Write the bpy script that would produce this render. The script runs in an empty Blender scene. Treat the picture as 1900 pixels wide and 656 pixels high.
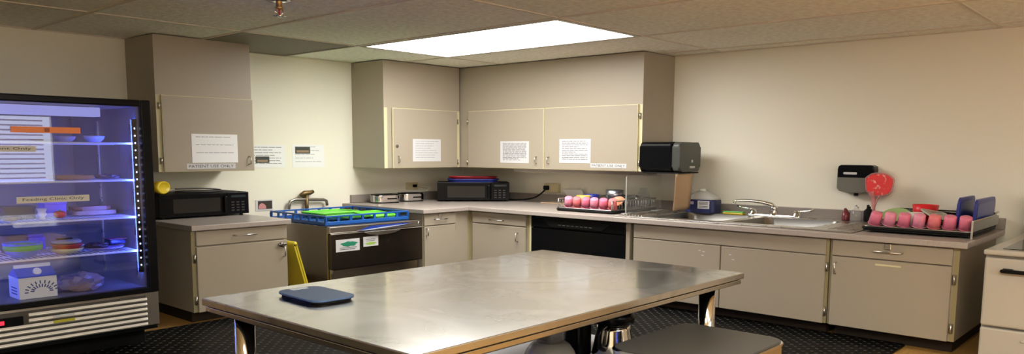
import bpy, bmesh, math, random
from mathutils import Vector, Matrix
random.seed(7)
SC = bpy.context.scene
COL = SC.collection
PI = math.pi

# ------------------------------------------------------------------ room
YA, XB, ZC = 7.56, 7.43, 2.45      # back wall, right wall, ceiling
CT, CTB = 0.829, 0.785             # counter top / underside

# ------------------------------------------------------------- materials
MATS = {}
def mat(name, col, rough=0.5, metal=0.0, spec=0.5, bump=0.0, bscale=60.0, var=0.0, vscale=8.0,
        emit=None, estr=0.0, trans=0.0, coat=0.0, rvar=0.0, rscale=5.0, speck=None, sscale=150.0, aniso=0.0, stretch=None, sub=0.0):
    if name in MATS: return MATS[name]
    m = bpy.data.materials.new(name); m.use_nodes = True
    nt = m.node_tree; b = nt.nodes['Principled BSDF']
    def I(k, v):
        if k in b.inputs: b.inputs[k].default_value = v
    I('Base Color', (*col, 1)); I('Roughness', rough); I('Metallic', metal)
    I('Specular IOR Level', spec); I('Transmission Weight', trans); I('Coat Weight', coat); I('Anisotropic', aniso)
    if sub: I('Subsurface Weight', sub); I('Subsurface Radius', (.02, .01, .01))
    if emit: I('Emission Color', (*emit, 1)); I('Emission Strength', estr)
    tc = nt.nodes.new('ShaderNodeTexCoord')
    vec = tc.outputs['Object']
    if stretch:
        mp = nt.nodes.new('ShaderNodeMapping'); mp.inputs['Scale'].default_value = stretch
        nt.links.new(vec, mp.inputs['Vector']); vec = mp.outputs['Vector']
    def noise(scale, detail=3):
        n = nt.nodes.new('ShaderNodeTexNoise'); n.inputs['Scale'].default_value = scale
        n.inputs['Detail'].default_value = detail; nt.links.new(vec, n.inputs['Vector']); return n
    if var or speck:
        src = None
        if var:
            n = noise(vscale); r = nt.nodes.new('ShaderNodeValToRGB')
            r.color_ramp.elements[0].position = .3; r.color_ramp.elements[1].position = .7
            r.color_ramp.elements[0].color = (*[c*(1-var) for c in col], 1)
            r.color_ramp.elements[1].color = (*[min(1, c*(1+var)) for c in col], 1)
            nt.links.new(n.outputs['Fac'], r.inputs['Fac']); src = r.outputs['Color']
        if speck:
            n2 = noise(sscale, 2); r2 = nt.nodes.new('ShaderNodeValToRGB')
            r2.color_ramp.elements[0].position = .56; r2.color_ramp.elements[1].position = .64
            r2.color_ramp.elements[0].color = (0, 0, 0, 1); r2.color_ramp.elements[1].color = (1, 1, 1, 1)
            nt.links.new(n2.outputs['Fac'], r2.inputs['Fac'])
            mx = nt.nodes.new('ShaderNodeMixRGB')
            if src: nt.links.new(src, mx.inputs['Color1'])
            else: mx.inputs['Color1'].default_value = (*col, 1)
            mx.inputs['Color2'].default_value = (*speck, 1)
            nt.links.new(r2.outputs['Color'], mx.inputs['Fac']); src = mx.outputs['Color']
        nt.links.new(src, b.inputs['Base Color'])
    if rvar:
        n = noise(rscale, 5); mr = nt.nodes.new('ShaderNodeMapRange')
        mr.inputs['From Min'].default_value = .3; mr.inputs['From Max'].default_value = .7
        mr.inputs['To Min'].default_value = max(.02, rough-rvar); mr.inputs['To Max'].default_value = rough+rvar
        nt.links.new(n.outputs['Fac'], mr.inputs['Value']); nt.links.new(mr.outputs['Result'], b.inputs['Roughness'])
    if bump:
        n = noise(bscale, 4); bp = nt.nodes.new('ShaderNodeBump')
        bp.inputs['Strength'].default_value = bump; bp.inputs['Distance'].default_value = .01
        nt.links.new(n.outputs['Fac'], bp.inputs['Height']); nt.links.new(bp.outputs['Normal'], b.inputs['Normal'])
    MATS[name] = m; return m

def pane(name, tint=(1, 1, 1), ior=1.5, gloss_rough=0.0, haze=0.0, hazecol=(1, 1, 1)):
    """clear sheet: transparent + fresnel reflection (+ a little diffuse body)"""
    if name in MATS: return MATS[name]
    m = bpy.data.materials.new(name); m.use_nodes = True; nt = m.node_tree; nt.nodes.clear()
    out = nt.nodes.new('ShaderNodeOutputMaterial')
    tr = nt.nodes.new('ShaderNodeBsdfTransparent'); tr.inputs['Color'].default_value = (*tint, 1)
    gl = nt.nodes.new('ShaderNodeBsdfGlossy'); gl.inputs['Roughness'].default_value = gloss_rough
    # Schlick reflectance, the same from both sides of the sheet
    f0 = ((ior-1)/(ior+1))**2
    lw = nt.nodes.new('ShaderNodeLayerWeight'); lw.inputs['Blend'].default_value = .5
    pw = nt.nodes.new('ShaderNodeMath'); pw.operation = 'POWER'; pw.inputs[1].default_value = 5
    ma = nt.nodes.new('ShaderNodeMath'); ma.operation = 'MULTIPLY_ADD'; ma.inputs[1].default_value = 1-f0; ma.inputs[2].default_value = f0
    nt.links.new(lw.outputs['Facing'], pw.inputs[0]); nt.links.new(pw.outputs['Value'], ma.inputs[0])
    mx = nt.nodes.new('ShaderNodeMixShader')
    nt.links.new(ma.outputs['Value'], mx.inputs['Fac']); nt.links.new(gl.outputs['BSDF'], mx.inputs[2])
    if haze:
        df = nt.nodes.new('ShaderNodeBsdfDiffuse'); df.inputs['Color'].default_value = (*hazecol, 1)
        m2 = nt.nodes.new('ShaderNodeMixShader'); m2.inputs['Fac'].default_value = haze
        nt.links.new(tr.outputs['BSDF'], m2.inputs[1]); nt.links.new(df.outputs['BSDF'], m2.inputs[2])
        nt.links.new(m2.outputs['Shader'], mx.inputs[1])
    else: nt.links.new(tr.outputs['BSDF'], mx.inputs[1])
    nt.links.new(mx.outputs['Shader'], out.inputs['Surface'])
    MATS[name] = m; return m

def emission(name, col, strength):
    if name in MATS: return MATS[name]
    m = bpy.data.materials.new(name); m.use_nodes = True; nt = m.node_tree; nt.nodes.clear()
    out = nt.nodes.new('ShaderNodeOutputMaterial'); e = nt.nodes.new('ShaderNodeEmission')
    e.inputs['Color'].default_value = (*col, 1); e.inputs['Strength'].default_value = strength
    nt.links.new(e.outputs['Emission'], out.inputs['Surface']); MATS[name] = m; return m

M_wall = mat('cream_wall_paint', (.87, .835, .72), .6, bump=.05, bscale=40)
M_tile = mat('acoustic_ceiling_tile', (.95, .895, .80), .95, bump=1.0, bscale=24, var=.13, vscale=22)
M_tbar = mat('ceiling_grid_bar', (.70, .63, .54), .6)  # darker than the tiles, standing in for shadow lines along their edges
M_lam = mat('taupe_laminate', (.385, .333, .26), .42, bump=.01)
M_edge = mat('cream_edge_banding', (.66, .60, .38), .4)
M_kick = mat('dark_brown_toe_kick', (.022, .014, .009), .6, spec=.2)
M_edged = mat('olive_face_edge', (.36, .31, .17), .45)
M_bowl = mat('satin_sink_steel', (.25, .24, .225), .30, 1.0)
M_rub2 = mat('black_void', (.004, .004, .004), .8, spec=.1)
M_ctr = mat('speckled_greige_countertop', (.40, .345, .31), .33, var=.05, vscale=60, speck=(.47, .42, .385), sscale=220)
M_ctrd = mat('greige_backsplash', (.30, .26, .235), .4, var=.05, vscale=60)
M_floor = mat('orange_wood_floor', (.46, .26, .075), .35, var=.18, vscale=7, stretch=(1, 12, 1))
M_steel = mat('brushed_stainless', (.60, .575, .54), .30, 1.0, rvar=.07, rscale=9)
M_steeld = mat('dull_stainless', (.42, .385, .34), .33, 1.0, rvar=.05, rscale=6)
M_machine = mat('dark_machine_steel', (.27, .235, .185), .20, 1.0, rvar=.04, rscale=6)
M_chrome = mat('chrome', (.66, .65, .63), .10, 1.0)
M_nickel = mat('satin_metal', (.62, .58, .52), .28, 1.0)
M_hinge = mat('dark_metal_hinge', (.20, .18, .16), .35, 1.0)
M_black = mat('black_gloss_plastic', (.005, .005, .006), .22, spec=.12)
M_blackm = mat('black_matte_plastic', (.010, .010, .010), .5, spec=.12)
M_blackg = mat('dark_oven_glass', (.012, .012, .013), .08)
M_window_mw = mat('smoked_oven_window', (.022, .021, .019), .15, spec=.25)
M_rubber = mat('rubber', (.02, .02, .02), .7)
M_white = mat('white_enamel', (.44, .41, .36), .25, coat=.3)
M_paper = mat('white_paper', (.62, .62, .63), .7)  # white paper toned down against the strong light on the right doors
M_paper_lit = mat('white_paper_lit_copy', (.86, .86, .87), .7)  # same paper with extra light put into the colour, for dimmer spots
M_ink = mat('grey_print', (.10, .10, .12), .8)
M_inkd = mat('dark_print', (.05, .05, .06), .8)
M_cream = mat('cream_plastic', (.62, .54, .33), .4)
M_yel = mat('yellow_plastic', (.75, .55, .02), .4)
M_yeld = mat('yellow_sign_plastic', (.62, .50, .03), .45)
M_blue = mat('blue_rack_plastic', (.012, .10, .40), .35)
M_blue2 = mat('royal_blue_plastic', (.022, .035, .24), .35)
M_pink = mat('pink_plastic', (.80, .21, .33), .35, sub=.15)
M_red = mat('red_plastic', (.70, .02, .03), .35)
M_green = mat('green_plastic', (.10, .55, .08), .4)
M_clear = pane('clear_plastic', (.93, .94, .95), 1.35, .05, .10)
M_acryl = pane('clear_acrylic', (.94, .95, .94), 1.3, .0, .10)
M_glassd = pane('cooler_door_glass', (.93, .94, .96), 1.62)
M_light = emission('troffer_diffuser_glow', (1.0, .98, .93), 14.8)

# rubber mat : black with a grid of raised nubs
def mat_nubs():
    m = mat('black_rubber_mat', (.006, .006, .006), .45, spec=.10); nt = m.node_tree; b = nt.nodes['Principled BSDF']
    tc = nt.nodes.new('ShaderNodeTexCoord'); mp = nt.nodes.new('ShaderNodeMapping')
    mp.inputs['Rotation'].default_value = (0, 0, PI/4)
    v = nt.nodes.new('ShaderNodeTexVoronoi'); v.voronoi_dimensions = '2D'; v.inputs['Scale'].default_value = 15; v.inputs['Randomness'].default_value = 0
    nt.links.new(tc.outputs['Object'], mp.inputs['Vector']); nt.links.new(mp.outputs['Vector'], v.inputs['Vector'])
    r = nt.nodes.new('ShaderNodeValToRGB')
    r.color_ramp.elements[0].position = .12; r.color_ramp.elements[1].position = .20
    r.color_ramp.elements[0].color = (1, 1, 1, 1); r.color_ramp.elements[1].color = (0, 0, 0, 1)
    nt.links.new(v.outputs['Distance'], r.inputs['Fac'])
    bp = nt.nodes.new('ShaderNodeBump'); bp.inputs['Strength'].default_value = .5; bp.inputs['Distance'].default_value = .02
    nt.links.new(r.outputs['Color'], bp.inputs['Height']); nt.links.new(bp.outputs['Normal'], b.inputs['Normal'])
    mx = nt.nodes.new('ShaderNodeMixRGB'); mx.inputs['Color1'].default_value = (.004, .004, .004, 1)
    mx.inputs['Color2'].default_value = (.085, .082, .076, 1)
    nt.links.new(r.outputs['Color'], mx.inputs['Fac']); nt.links.new(mx.outputs['Color'], b.inputs['Base Color'])
    return m
M_mat = mat_nubs()

# worktable top: fairly clear steel with a hazier film where it was wiped
def mat_table():
    m = bpy.data.materials.new('wiped_stainless_worktop'); m.use_nodes = True; nt = m.node_tree
    b = nt.nodes['Principled BSDF']; out = nt.nodes['Material Output']
    b2 = nt.nodes.new('ShaderNodeBsdfPrincipled')
    tg = nt.nodes.new('ShaderNodeCombineXYZ')          # direction of the wiping strokes
    tg.inputs[0].default_value = -.67; tg.inputs[1].default_value = .74
    b2.inputs['Anisotropic'].default_value = .85; nt.links.new(tg.outputs[0], b2.inputs['Tangent'])
    for p, r in ((b, .13), (b2, .355)):
        p.inputs['Base Color'].default_value = (.59, .575, .545, 1); p.inputs['Metallic'].default_value = 1
        p.inputs['Roughness'].default_value = r
    tc = nt.nodes.new('ShaderNodeTexCoord')
    n = nt.nodes.new('ShaderNodeTexNoise'); n.inputs['Scale'].default_value = 1.9; n.inputs['Detail'].default_value = 2
    n.inputs['Distortion'].default_value = 1.2
    nt.links.new(tc.outputs['Object'], n.inputs['Vector'])
    mr = nt.nodes.new('ShaderNodeMapRange'); mr.inputs['From Min'].default_value = .35; mr.inputs['From Max'].default_value = .7
    mr.inputs['To Min'].default_value = .22; mr.inputs['To Max'].default_value = .40
    nt.links.new(n.outputs['Fac'], mr.inputs['Value'])
    mx = nt.nodes.new('ShaderNodeMixShader'); nt.links.new(mr.outputs['Result'], mx.inputs['Fac'])
    nt.links.new(b.outputs['BSDF'], mx.inputs[1]); nt.links.new(b2.outputs['BSDF'], mx.inputs[2])
    nt.links.new(mx.outputs['Shader'], out.inputs['Surface'])
    return m
M_table = mat_table()

# ---------------------------------------------------------- mesh builder
class MB:
    """collects shapes (world coordinates unless the thing is local) into ONE mesh"""
    def __init__(s): s.bm = bmesh.new(); s.mats = []
    def mi(s, m):
        if m not in s.mats: s.mats.append(m)
        return s.mats.index(m)
    def _merge(s, tmp, m, smooth=False, T=None):
        if T is not None: bmesh.ops.transform(tmp, matrix=T, verts=tmp.verts)
        bmesh.ops.recalc_face_normals(tmp, faces=tmp.faces)
        k = s.mi(m)
        vm = {v: s.bm.verts.new(v.co) for v in tmp.verts}
        for f in tmp.faces:
            try: nf = s.bm.faces.new([vm[v] for v in f.verts])
            except ValueError: continue
            nf.material_index = k; nf.smooth = smooth
        tmp.free()
    def box(s, x0, x1, y0, y1, z0, z1, m, bev=0.0, seg=2, T=None):
        t = bmesh.new(); bmesh.ops.create_cube(t, size=1)
        for v in t.verts:
            v.co = Vector((x0+(v.co.x+.5)*(x1-x0), y0+(v.co.y+.5)*(y1-y0), z0+(v.co.z+.5)*(z1-z0)))
        if bev:
            bev = min(bev, .49*min(abs(x1-x0), abs(y1-y0), abs(z1-z0)))
            bmesh.ops.bevel(t, geom=t.edges[:], offset=bev, segments=seg, affect='EDGES', profile=.5)
        s._merge(t, m, False, T); return s
    def tube(s, pts, r, m, seg=8, closed=False, caps=True):
        pts = [Vector(p) for p in pts]; n = len(pts); t = bmesh.new(); rings = []
        rr = r if isinstance(r, (list, tuple)) else [r]*n
        up = None
        for i, p in enumerate(pts):
            a = pts[i-1] if (i > 0 or closed) else p; b = pts[(i+1) % n] if (i < n-1 or closed) else p
            d = (b-a).normalized()
            if up is None:
                up = Vector((0, 0, 1)) if abs(d.z) < .9 else Vector((1, 0, 0))
            sd = d.cross(up).normalized(); up = sd.cross(d).normalized()
            rings.append([t.verts.new(p+(sd*math.cos(2*PI*k/seg)+up*math.sin(2*PI*k/seg))*rr[i]) for k in range(seg)])
        for i in range(n if closed else n-1):
            A, B = rings[i], rings[(i+1) % n]
            for k in range(seg): t.faces.new((A[k], A[(k+1) % seg], B[(k+1) % seg], B[k]))
        if caps and not closed: t.faces.new(rings[0][::-1]); t.faces.new(rings[-1])
        s._merge(t, m, True); return s
    def lathe(s, prof, c, m, seg=24, sx=1.0, sy=1.0, T=None, smooth=True):
        """prof [(r,z)] about z at c; T applied last (about c)"""
        t = bmesh.new(); rings = []
        for r, z in prof:
            if r < 1e-6: rings.append([t.verts.new((0, 0, z))])
            else: rings.append([t.verts.new((r*sx*math.cos(2*PI*k/seg), r*sy*math.sin(2*PI*k/seg), z)) for k in range(seg)])
        for A, B in zip(rings, rings[1:]):
            for k in range(seg):
                k2 = (k+1) % seg
                if len(A) == 1 and len(B) == 1: continue
                if len(A) == 1: t.faces.new((A[0], B[k], B[k2]))
                elif len(B) == 1: t.faces.new((A[k], A[k2], B[0]))
                else: t.faces.new((A[k], A[k2], B[k2], B[k]))
        TT = Matrix.Translation(Vector(c)) @ (T if T is not None else Matrix.Identity(4))
        s._merge(t, m, smooth, TT); return s
    def prism(s, outline, z0, z1, m, T=None, bev=0.0, smooth=False):
        t = bmesh.new()
        a = [t.verts.new((x, y, z0)) for x, y in outline]; b = [t.verts.new((x, y, z1)) for x, y in outline]
        n = len(outline); t.faces.new(a[::-1]); top = t.faces.new(b)
        for i in range(n): t.faces.new((a[i], a[(i+1) % n], b[(i+1) % n], b[i]))
        if bev:
            bmesh.ops.bevel(t, geom=[e for e in t.edges if abs(e.verts[0].co.z-e.verts[1].co.z) < 1e-6], offset=bev, segments=2, affect='EDGES', profile=.5)
        s._merge(t, m, smooth, T); return s
    def grid(s, fn, nu, nv, m, thick=0.0, smooth=True):
        t = bmesh.new(); V = [[t.verts.new(fn(i/nu, j/nv)) for j in range(nv+1)] for i in range(nu+1)]
        for i in range(nu):
            for j in range(nv): t.faces.new((V[i][j], V[i+1][j], V[i+1][j+1], V[i][j+1]))
        if thick:
            bmesh.ops.recalc_face_normals(t, faces=t.faces)
            bmesh.ops.solidify(t, geom=t.faces[:], thickness=thick)
        s._merge(t, m, smooth); return s
    def build(s, name, parent=None, loc=None):
        me = bpy.data.meshes.new(name)
        org = Vector(loc) if loc is not None else Vector((0, 0, 0))
        if parent is not None:
            r = parent
            while r.parent: r = r.parent
            org = Vector((0, 0, 0)) if r.get('_local') else Vector(r.location)
        bmesh.ops.translate(s.bm, verts=s.bm.verts, vec=-org)
        s.bm.to_mesh(me); s.bm.free()
        for m in s.mats: me.materials.append(m)
        o = bpy.data.objects.new(name, me); COL.objects.link(o)
        if parent is not None: o.parent = parent
        else: o.location = org
        return o

def rr(x0, x1, y0, y1, r, seg=6):
    """rounded rectangle outline"""
    pts = []
    for cx, cy, a in ((x1-r, y1-r, 0), (x0+r, y1-r, 90), (x0+r, y0+r, 180), (x1-r, y0+r, 270)):
        for k in range(seg+1):
            t = math.radians(a+90*k/seg); pts.append((cx+r*math.cos(t), cy+r*math.sin(t)))
    return pts

def thing(name, label, cat, loc, group=None, rotz=0.0, local=False):
    o = bpy.data.objects.new(name, None); COL.objects.link(o); o.empty_display_size = .05
    o.location = loc; o.rotation_euler = (0, 0, rotz); o['label'] = label; o['category'] = cat
    if group: o['group'] = group
    if local: LOCALS.append(o); o['_local'] = 1
    return o
LOCALS = []
def tag(o, label, cat, group=None):
    o['label'] = label; o['category'] = cat
    if group: o['group'] = group
    return o
def struct(o): o['kind'] = 'structure'; return o
def plabel(o, l): o['label'] = l; return o
def dup(root, label):
    r = root.copy(); COL.objects.link(r); r['label'] = label
    for ch in list(root.children):
        c = ch.copy(); COL.objects.link(c); c.parent = r
        for g in list(ch.children):
            d = g.copy(); COL.objects.link(d); d.parent = c
    return r

# frames: u = to the viewer's right along a wall, d = distance out from it
def FA(u, d, z): return (u, YA-d, z)
def FB(u, d, z): return (XB-d, -u, z)
def fbox(mb, F, u0, u1, d0, d1, z0, z1, m, bev=0.0):
    a = F(u0, d0, z0); b = F(u1, d1, z1)
    mb.box(min(a[0], b[0]), max(a[0], b[0]), min(a[1], b[1]), max(a[1], b[1]), min(a[2], b[2]), max(a[2], b[2]), m, bev); return mb

def text_mesh(name, s, F, u0, u1, d, zc, h, m, parent):
    """words fitted between u0 and u1, height h, standing out at distance d"""
    cu = bpy.data.curves.new(name, 'FONT'); cu.body = s; cu.extrude = .0004; cu.resolution_u = 2
    t = bpy.data.objects.new('tmp_text', cu); COL.objects.link(t)
    bpy.context.view_layer.update()
    me = bpy.data.meshes.new_from_object(t.evaluated_get(bpy.context.evaluated_depsgraph_get()))
    bpy.data.objects.remove(t)
    xs = [v.co.x for v in me.vertices]; ys = [v.co.y for v in me.vertices]
    x0, x1, y0, y1 = min(xs), max(xs), min(ys), max(ys)
    r = parent
    while r.parent: r = r.parent
    org = Vector(r.location)
    for v in me.vertices:
        u = u0+(v.co.x-x0)/(x1-x0)*(u1-u0); z = zc+((v.co.y-y0)/(y1-y0)-.5)*h
        v.co = Vector(F(u, d+v.co.z, z))-org
    me.name = name; me.materials.append(m)
    o = bpy.data.objects.new(name, me); COL.objects.link(o); o.parent = parent; return o

# ---------------------------------------------------------------- setting
X0, Y0 = -3.0, -4.0
struct(MB().box(X0-.1, XB+.1, Y0-.1, YA+.1, -.12, 0, M_floor).build('floor'))
struct(MB().box(X0-.1, XB+.1, YA, YA+.1, 0, ZC+.12, M_wall).build('wall_back'))
struct(MB().box(XB, XB+.1, Y0-.1, YA, 0, ZC+.12, M_wall).build('wall_right'))
struct(MB().box(X0-.1, X0, Y0-.1, YA, 0, ZC+.12, M_wall).build('wall_left'))
wx0, wx1, wz0, wz1 = 2.1, 4.90, .87, 2.0         # window behind the camera
mb = MB()
mb.box(X0, wx0, Y0-.1, Y0, 0, ZC+.12, M_wall); mb.box(wx1, XB, Y0-.1, Y0, 0, ZC+.12, M_wall)
mb.box(wx0, wx1, Y0-.1, Y0, 0, wz0, M_wall); mb.box(wx0, wx1, Y0-.1, Y0, wz1, ZC+.12, M_wall)
struct(mb.build('wall_front'))
# ceiling: lay-in tiles over a T-bar grid
gx = [-2.52, -1.31, -.10, 1.11, 2.32, 3.54, 4.75, 5.96, 7.15]; gy = [-3.55, -1.10, 1.36, 3.80, 6.30]
exs = [X0]+gx+[XB]; eys = [Y0]+gy+[YA]
mb = MB()
for i in range(len(exs)-1):
    for j in range(len(eys)-1):
        if abs(exs[i]-4.75) < .01 and abs(eys[j]-3.80) < .01: continue
        if abs(exs[i]-1.11) < .01 and abs(eys[j]+1.10) < .01: continue
        if abs(exs[i]-1.11) < .01 and abs(eys[j]+3.55) < .01: continue
        if abs(exs[i]+1.31) < .01 and abs(eys[j]+1.10) < .01: continue
        if abs(exs[i]-3.54) < .01 and abs(eys[j]-6.30) < .01: continue
        mb.box(exs[i], exs[i+1], eys[j], eys[j+1], ZC+.006, ZC+.03, M_tile, .004, 1)
mb.box(X0-.1, XB+.1, Y0-.1, YA+.1, ZC+.12, ZC+.2, M_tile)
ceiling = struct(mb.build('ceiling'))
mb = MB()
for x in gx: mb.box(x-.016, x+.016, Y0, YA, ZC-.002, ZC+.02, M_tbar)
for y in gy: mb.box(X0, XB, y-.012, y+.012, ZC-.001, ZC+.02, M_tbar)
mb.box(X0, XB, YA-.02, YA, ZC-.002, ZC+.02, M_tbar); mb.box(XB-.02, XB, Y0, YA, ZC-.002, ZC+.02, M_tbar)
struct(mb.build('trim_1'))
# window with blinds behind the camera (seen mirrored in the cooler glass)
wn = struct(MB().box(wx0, wx1, Y0-.09, Y0-.07, wz0, wz1, emission('daylight_behind_blinds', (.86, .88, 1.0), 5.5)).build('window_1'))
mb = MB(); k = 0; z = wz0+.05
M_slat = mat('blind_slat', (.80, .76, .74), .6)
_nt = M_slat.node_tree; _tr = _nt.nodes.new('ShaderNodeBsdfTranslucent'); _tr.inputs['Color'].default_value = (.86, .74, .70, 1)
_mx = _nt.nodes.new('ShaderNodeMixShader'); _mx.inputs['Fac'].default_value = .7
_nt.links.new(_nt.nodes['Principled BSDF'].outputs['BSDF'], _mx.inputs[1]); _nt.links.new(_tr.outputs['BSDF'], _mx.inputs[2])
_nt.links.new(_mx.outputs['Shader'], _nt.nodes['Material Output'].inputs['Surface'])
while z < wz1-.03:
    mb.box(wx0+.02, wx1-.12, Y0-.058, Y0-.052, z, z+.026, M_slat); z += .083
mb.build('blind_slats', wn)
mb = MB(); M_case = mat('white_window_casing', (.85, .85, .82), .5)
mb.box(wx0-.06, wx1+.06, Y0, Y0+.03, wz1, wz1+.08, M_case, .005); mb.box(wx0-.06, wx1+.06, Y0, Y0+.05, wz0-.06, wz0, M_case, .005)
mb.box(wx0-.06, wx0, Y0, Y0+.03, wz0, wz1, M_case, .005); mb.box(wx1, wx1+.06, Y0, Y0+.03, wz0, wz1, M_case, .005)
mb.build('window_frame', wn)

# ------------------------------------------------------- ceiling fixtures
def troffer(x0, y0, label, m, x1=None, y1=None):
    x1 = x1 or x0+1.21; y1 = y1 or y0+2.45
    t = thing('ceiling_light', label, 'ceiling light', ((x0+x1)/2, (y0+y1)/2, ZC), 'recessed ceiling troffers')
    a, b, c, d = x0+.02, x1-.02, y0+.02, y1-.02; w = .045
    mb = MB()
    mb.box(a, b, c, c+w, ZC-.004, ZC+.05, M_white); mb.box(a, b, d-w, d, ZC-.004, ZC+.05, M_white)
    mb.box(a, a+w, c+w, d-w, ZC-.004, ZC+.05, M_white); mb.box(b-w, b, c+w, d-w, ZC-.004, ZC+.05, M_white)
    mb.box(a, b, c, d, ZC+.05, ZC+.08, M_white)
    mb.build('frame', t)
    MB().box(a+w, b-w, c+w, d-w, ZC+.008, ZC+.02, m).build('diffuser', t)
    return t
troffer(4.75, 3.80, 'bright rectangular ceiling light panel glowing above the corner cabinets', M_light, 5.96, 6.30)
M_fill = emission('added_fill_glow', (1.0, .99, .87), 17.0)  # unseen ceiling panels added behind the camera as fill light
troffer(1.11, -1.10, 'added unseen fill light panel behind the camera, straight above the camera side floor', M_fill)
troffer(1.11, -3.55, 'added unseen fill light panel behind the camera nearest the window', M_fill)
troffer(-1.31, -1.10, 'added unseen fill light panel behind the camera, farthest from the stove', M_fill)

t = thing('ceiling_vent', 'grey louvred ceiling vent beside the light panel near the back wall', 'vent', (4.145, 6.93, ZC))
M_vent = mat('grey_vent_metal', (.27, .245, .20), .6)
a, b, c, d = 3.558, 4.732, 6.314, 7.538
mb = MB(); w = .03
mb.box(a, b, c, c+w, ZC-.006, ZC+.02, M_vent); mb.box(a, b, d-w, d, ZC-.006, ZC+.02, M_vent)
mb.box(a, a+w, c+w, d-w, ZC-.006, ZC+.02, M_vent); mb.box(b-w, b, c+w, d-w, ZC-.006, ZC+.02, M_vent)
mb.build('frame', t)
mb = MB()
for k in range(34):
    y = c+w+(k+.5)*(d-c-2*w)/34
    mb.box(a+w, b-w, y-.011, y+.011, ZC, ZC+.006, M_vent)
for k in range(12):
    x = a+w+(k+.5)*(b-a-2*w)/12; mb.box(x-.008, x+.008, c+w, d-w, ZC+.001, ZC+.008, M_vent)
mb.box(a+w, b-w, c+w, d-w, ZC+.018, ZC+.02, M_blackm)
mb.build('perforated_grille', t)

t = thing('fire_sprinkler', 'small brass and chrome fire sprinkler head hanging from the ceiling tiles', 'sprinkler', (2.98, 4.80, ZC))
s = (2.98, 4.80)
M_brass = mat('brass', (.55, .34, .14), .3, 1.0)
MB().lathe([(0, .006), (.075, .006), (.085, -.004), (.03, -.012), (0, -.012)], (*s, ZC), M_chrome).build('escutcheon', t)
MB().lathe([(.022, -.008), (.022, -.04), (.03, -.045), (.03, -.055), (.012, -.06)], (*s, ZC), M_brass, 12).build('body', t)
mb = MB()
for sg in (-1, 1): mb.tube([(s[0]+sg*.022, s[1], ZC-.05), (s[0]+sg*.032, s[1], ZC-.075), (s[0]+sg*.004, s[1], ZC-.10)], .006, M_chrome, 6)
mb.tube([(s[0], s[1], ZC-.058), (s[0], s[1], ZC-.10)], .006, M_red, 8)
mb.build('yoke', t)
mb = MB(); mb.lathe([(0, -.098), (.045, -.10), (.05, -.104), (.0, -.108)], (*s, ZC), M_chrome, 16); mb.build('deflector', t)

# -------------------------------------------------------------- cabinetry
def wire_pull(mb, F, u, z, d, vert, L, m=M_nickel, out=.035, r=.0058):
    if vert: P = [F(u, d, z+L/2), F(u, d+out, z+L/2-.006), F(u, d+out, z-L/2+.006), F(u, d, z-L/2)]
    else: P = [F(u-L/2, d, z), F(u-L/2+.006, d+out, z), F(u+L/2-.006, d+out, z), F(u+L/2, d, z)]
    mb.tube(P, r, m, 8)
def panel_front(mb, F, u0, u1, d, z0, z1, th=.024, edge=None, ring=.006):
    """laminate slab with pale edge banding"""
    fbox(mb, F, u0, u1, d, d+th-.002, z0, z1, edge or M_edge, .004)
    fbox(mb, F, u0+ring, u1-ring, d+th-.006, d+th, z0+ring, z1-ring, M_lam, .002)
def hinge(F, u, z, d, parent, h=.055, w=.022):
    mb = MB(); fbox(mb, F, u-w/2, u+w/2, d, d+.010, z-h/2, z+h/2, M_hinge, .003)
    mb.tube([F(u, d+.011, z-h/2), F(u, d+.011, z+h/2)], .009, M_nickel, 8); mb.build('hinge', parent)

def upper(name, label, F, u0, u1, depth, doors, z0=1.245, z1=1.925, hide_left=False):
    """wall cabinet running up to the ceiling; doors: (u0,u1,handle_u,hinge_us)"""
    base = F((u0+u1)/2, depth/2, z0)
    t = thing(name, label, 'wall cabinet', base, 'taupe laminate wall cabinets')
    mb = MB(); fbox(mb, F, u0, u1, .001, depth, z0, ZC-.003, M_lam, .002); mb.build('carcass', t)
    for a in (u0, u1-.045):
        mb = MB(); fbox(mb, F, a, a+.045, depth, depth+.004, z0, z1, M_edge); mb.build('face_strip', t)
    for (a, b, hu, hg) in doors:
        mb = MB(); panel_front(mb, F, a, b, depth+.005, z0, z1); dr = mb.build('door', t)
        mb = MB(); wire_pull(mb, F, hu, z0+.10, depth+.028, True, .075); mb.build('handle', dr)
        for (uu, zz) in hg: hinge(F, uu, zz, depth+.005, dr)
    return t
upper('wall_cabinet', 'single door taupe wall cabinet beside the glass cooler, above the left microwave', FA, 3.072, 3.995, .585,
      [(3.112, 3.993, 3.935, [(3.095, 1.83), (3.095, 1.345)])])
upper('wall_cabinet', 'narrow single door taupe wall cabinet on the back wall next to the room corner', FA, 5.615, 6.795, .585,
      [(5.722, 6.735, 5.795, [(6.757, 1.80), (6.757, 1.31)])])
upper('wall_cabinet', 'wide two door taupe wall cabinet on the right wall, black towel dispenser at its end', FB, -7.555, -4.345, .605,
      [(-6.825, -5.622, -5.725, [(-6.847, 1.80), (-6.847, 1.31)]), (-5.612, -4.385, -5.545, [(-4.368, 1.81), (-4.368, 1.33)])])
# small lock on the middle door
mb = MB(); mb.lathe([(.018, 0), (.018, .008), (.012, .012), (0, .012)], FA(5.778, .615, 1.494), M_hinge, 12, T=Matrix.Rotation(PI/2, 4, 'X'))
mb.build('door_lock', [o for o in COL.objects if o.name == 'wall_cabinet.001'][0])

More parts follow.
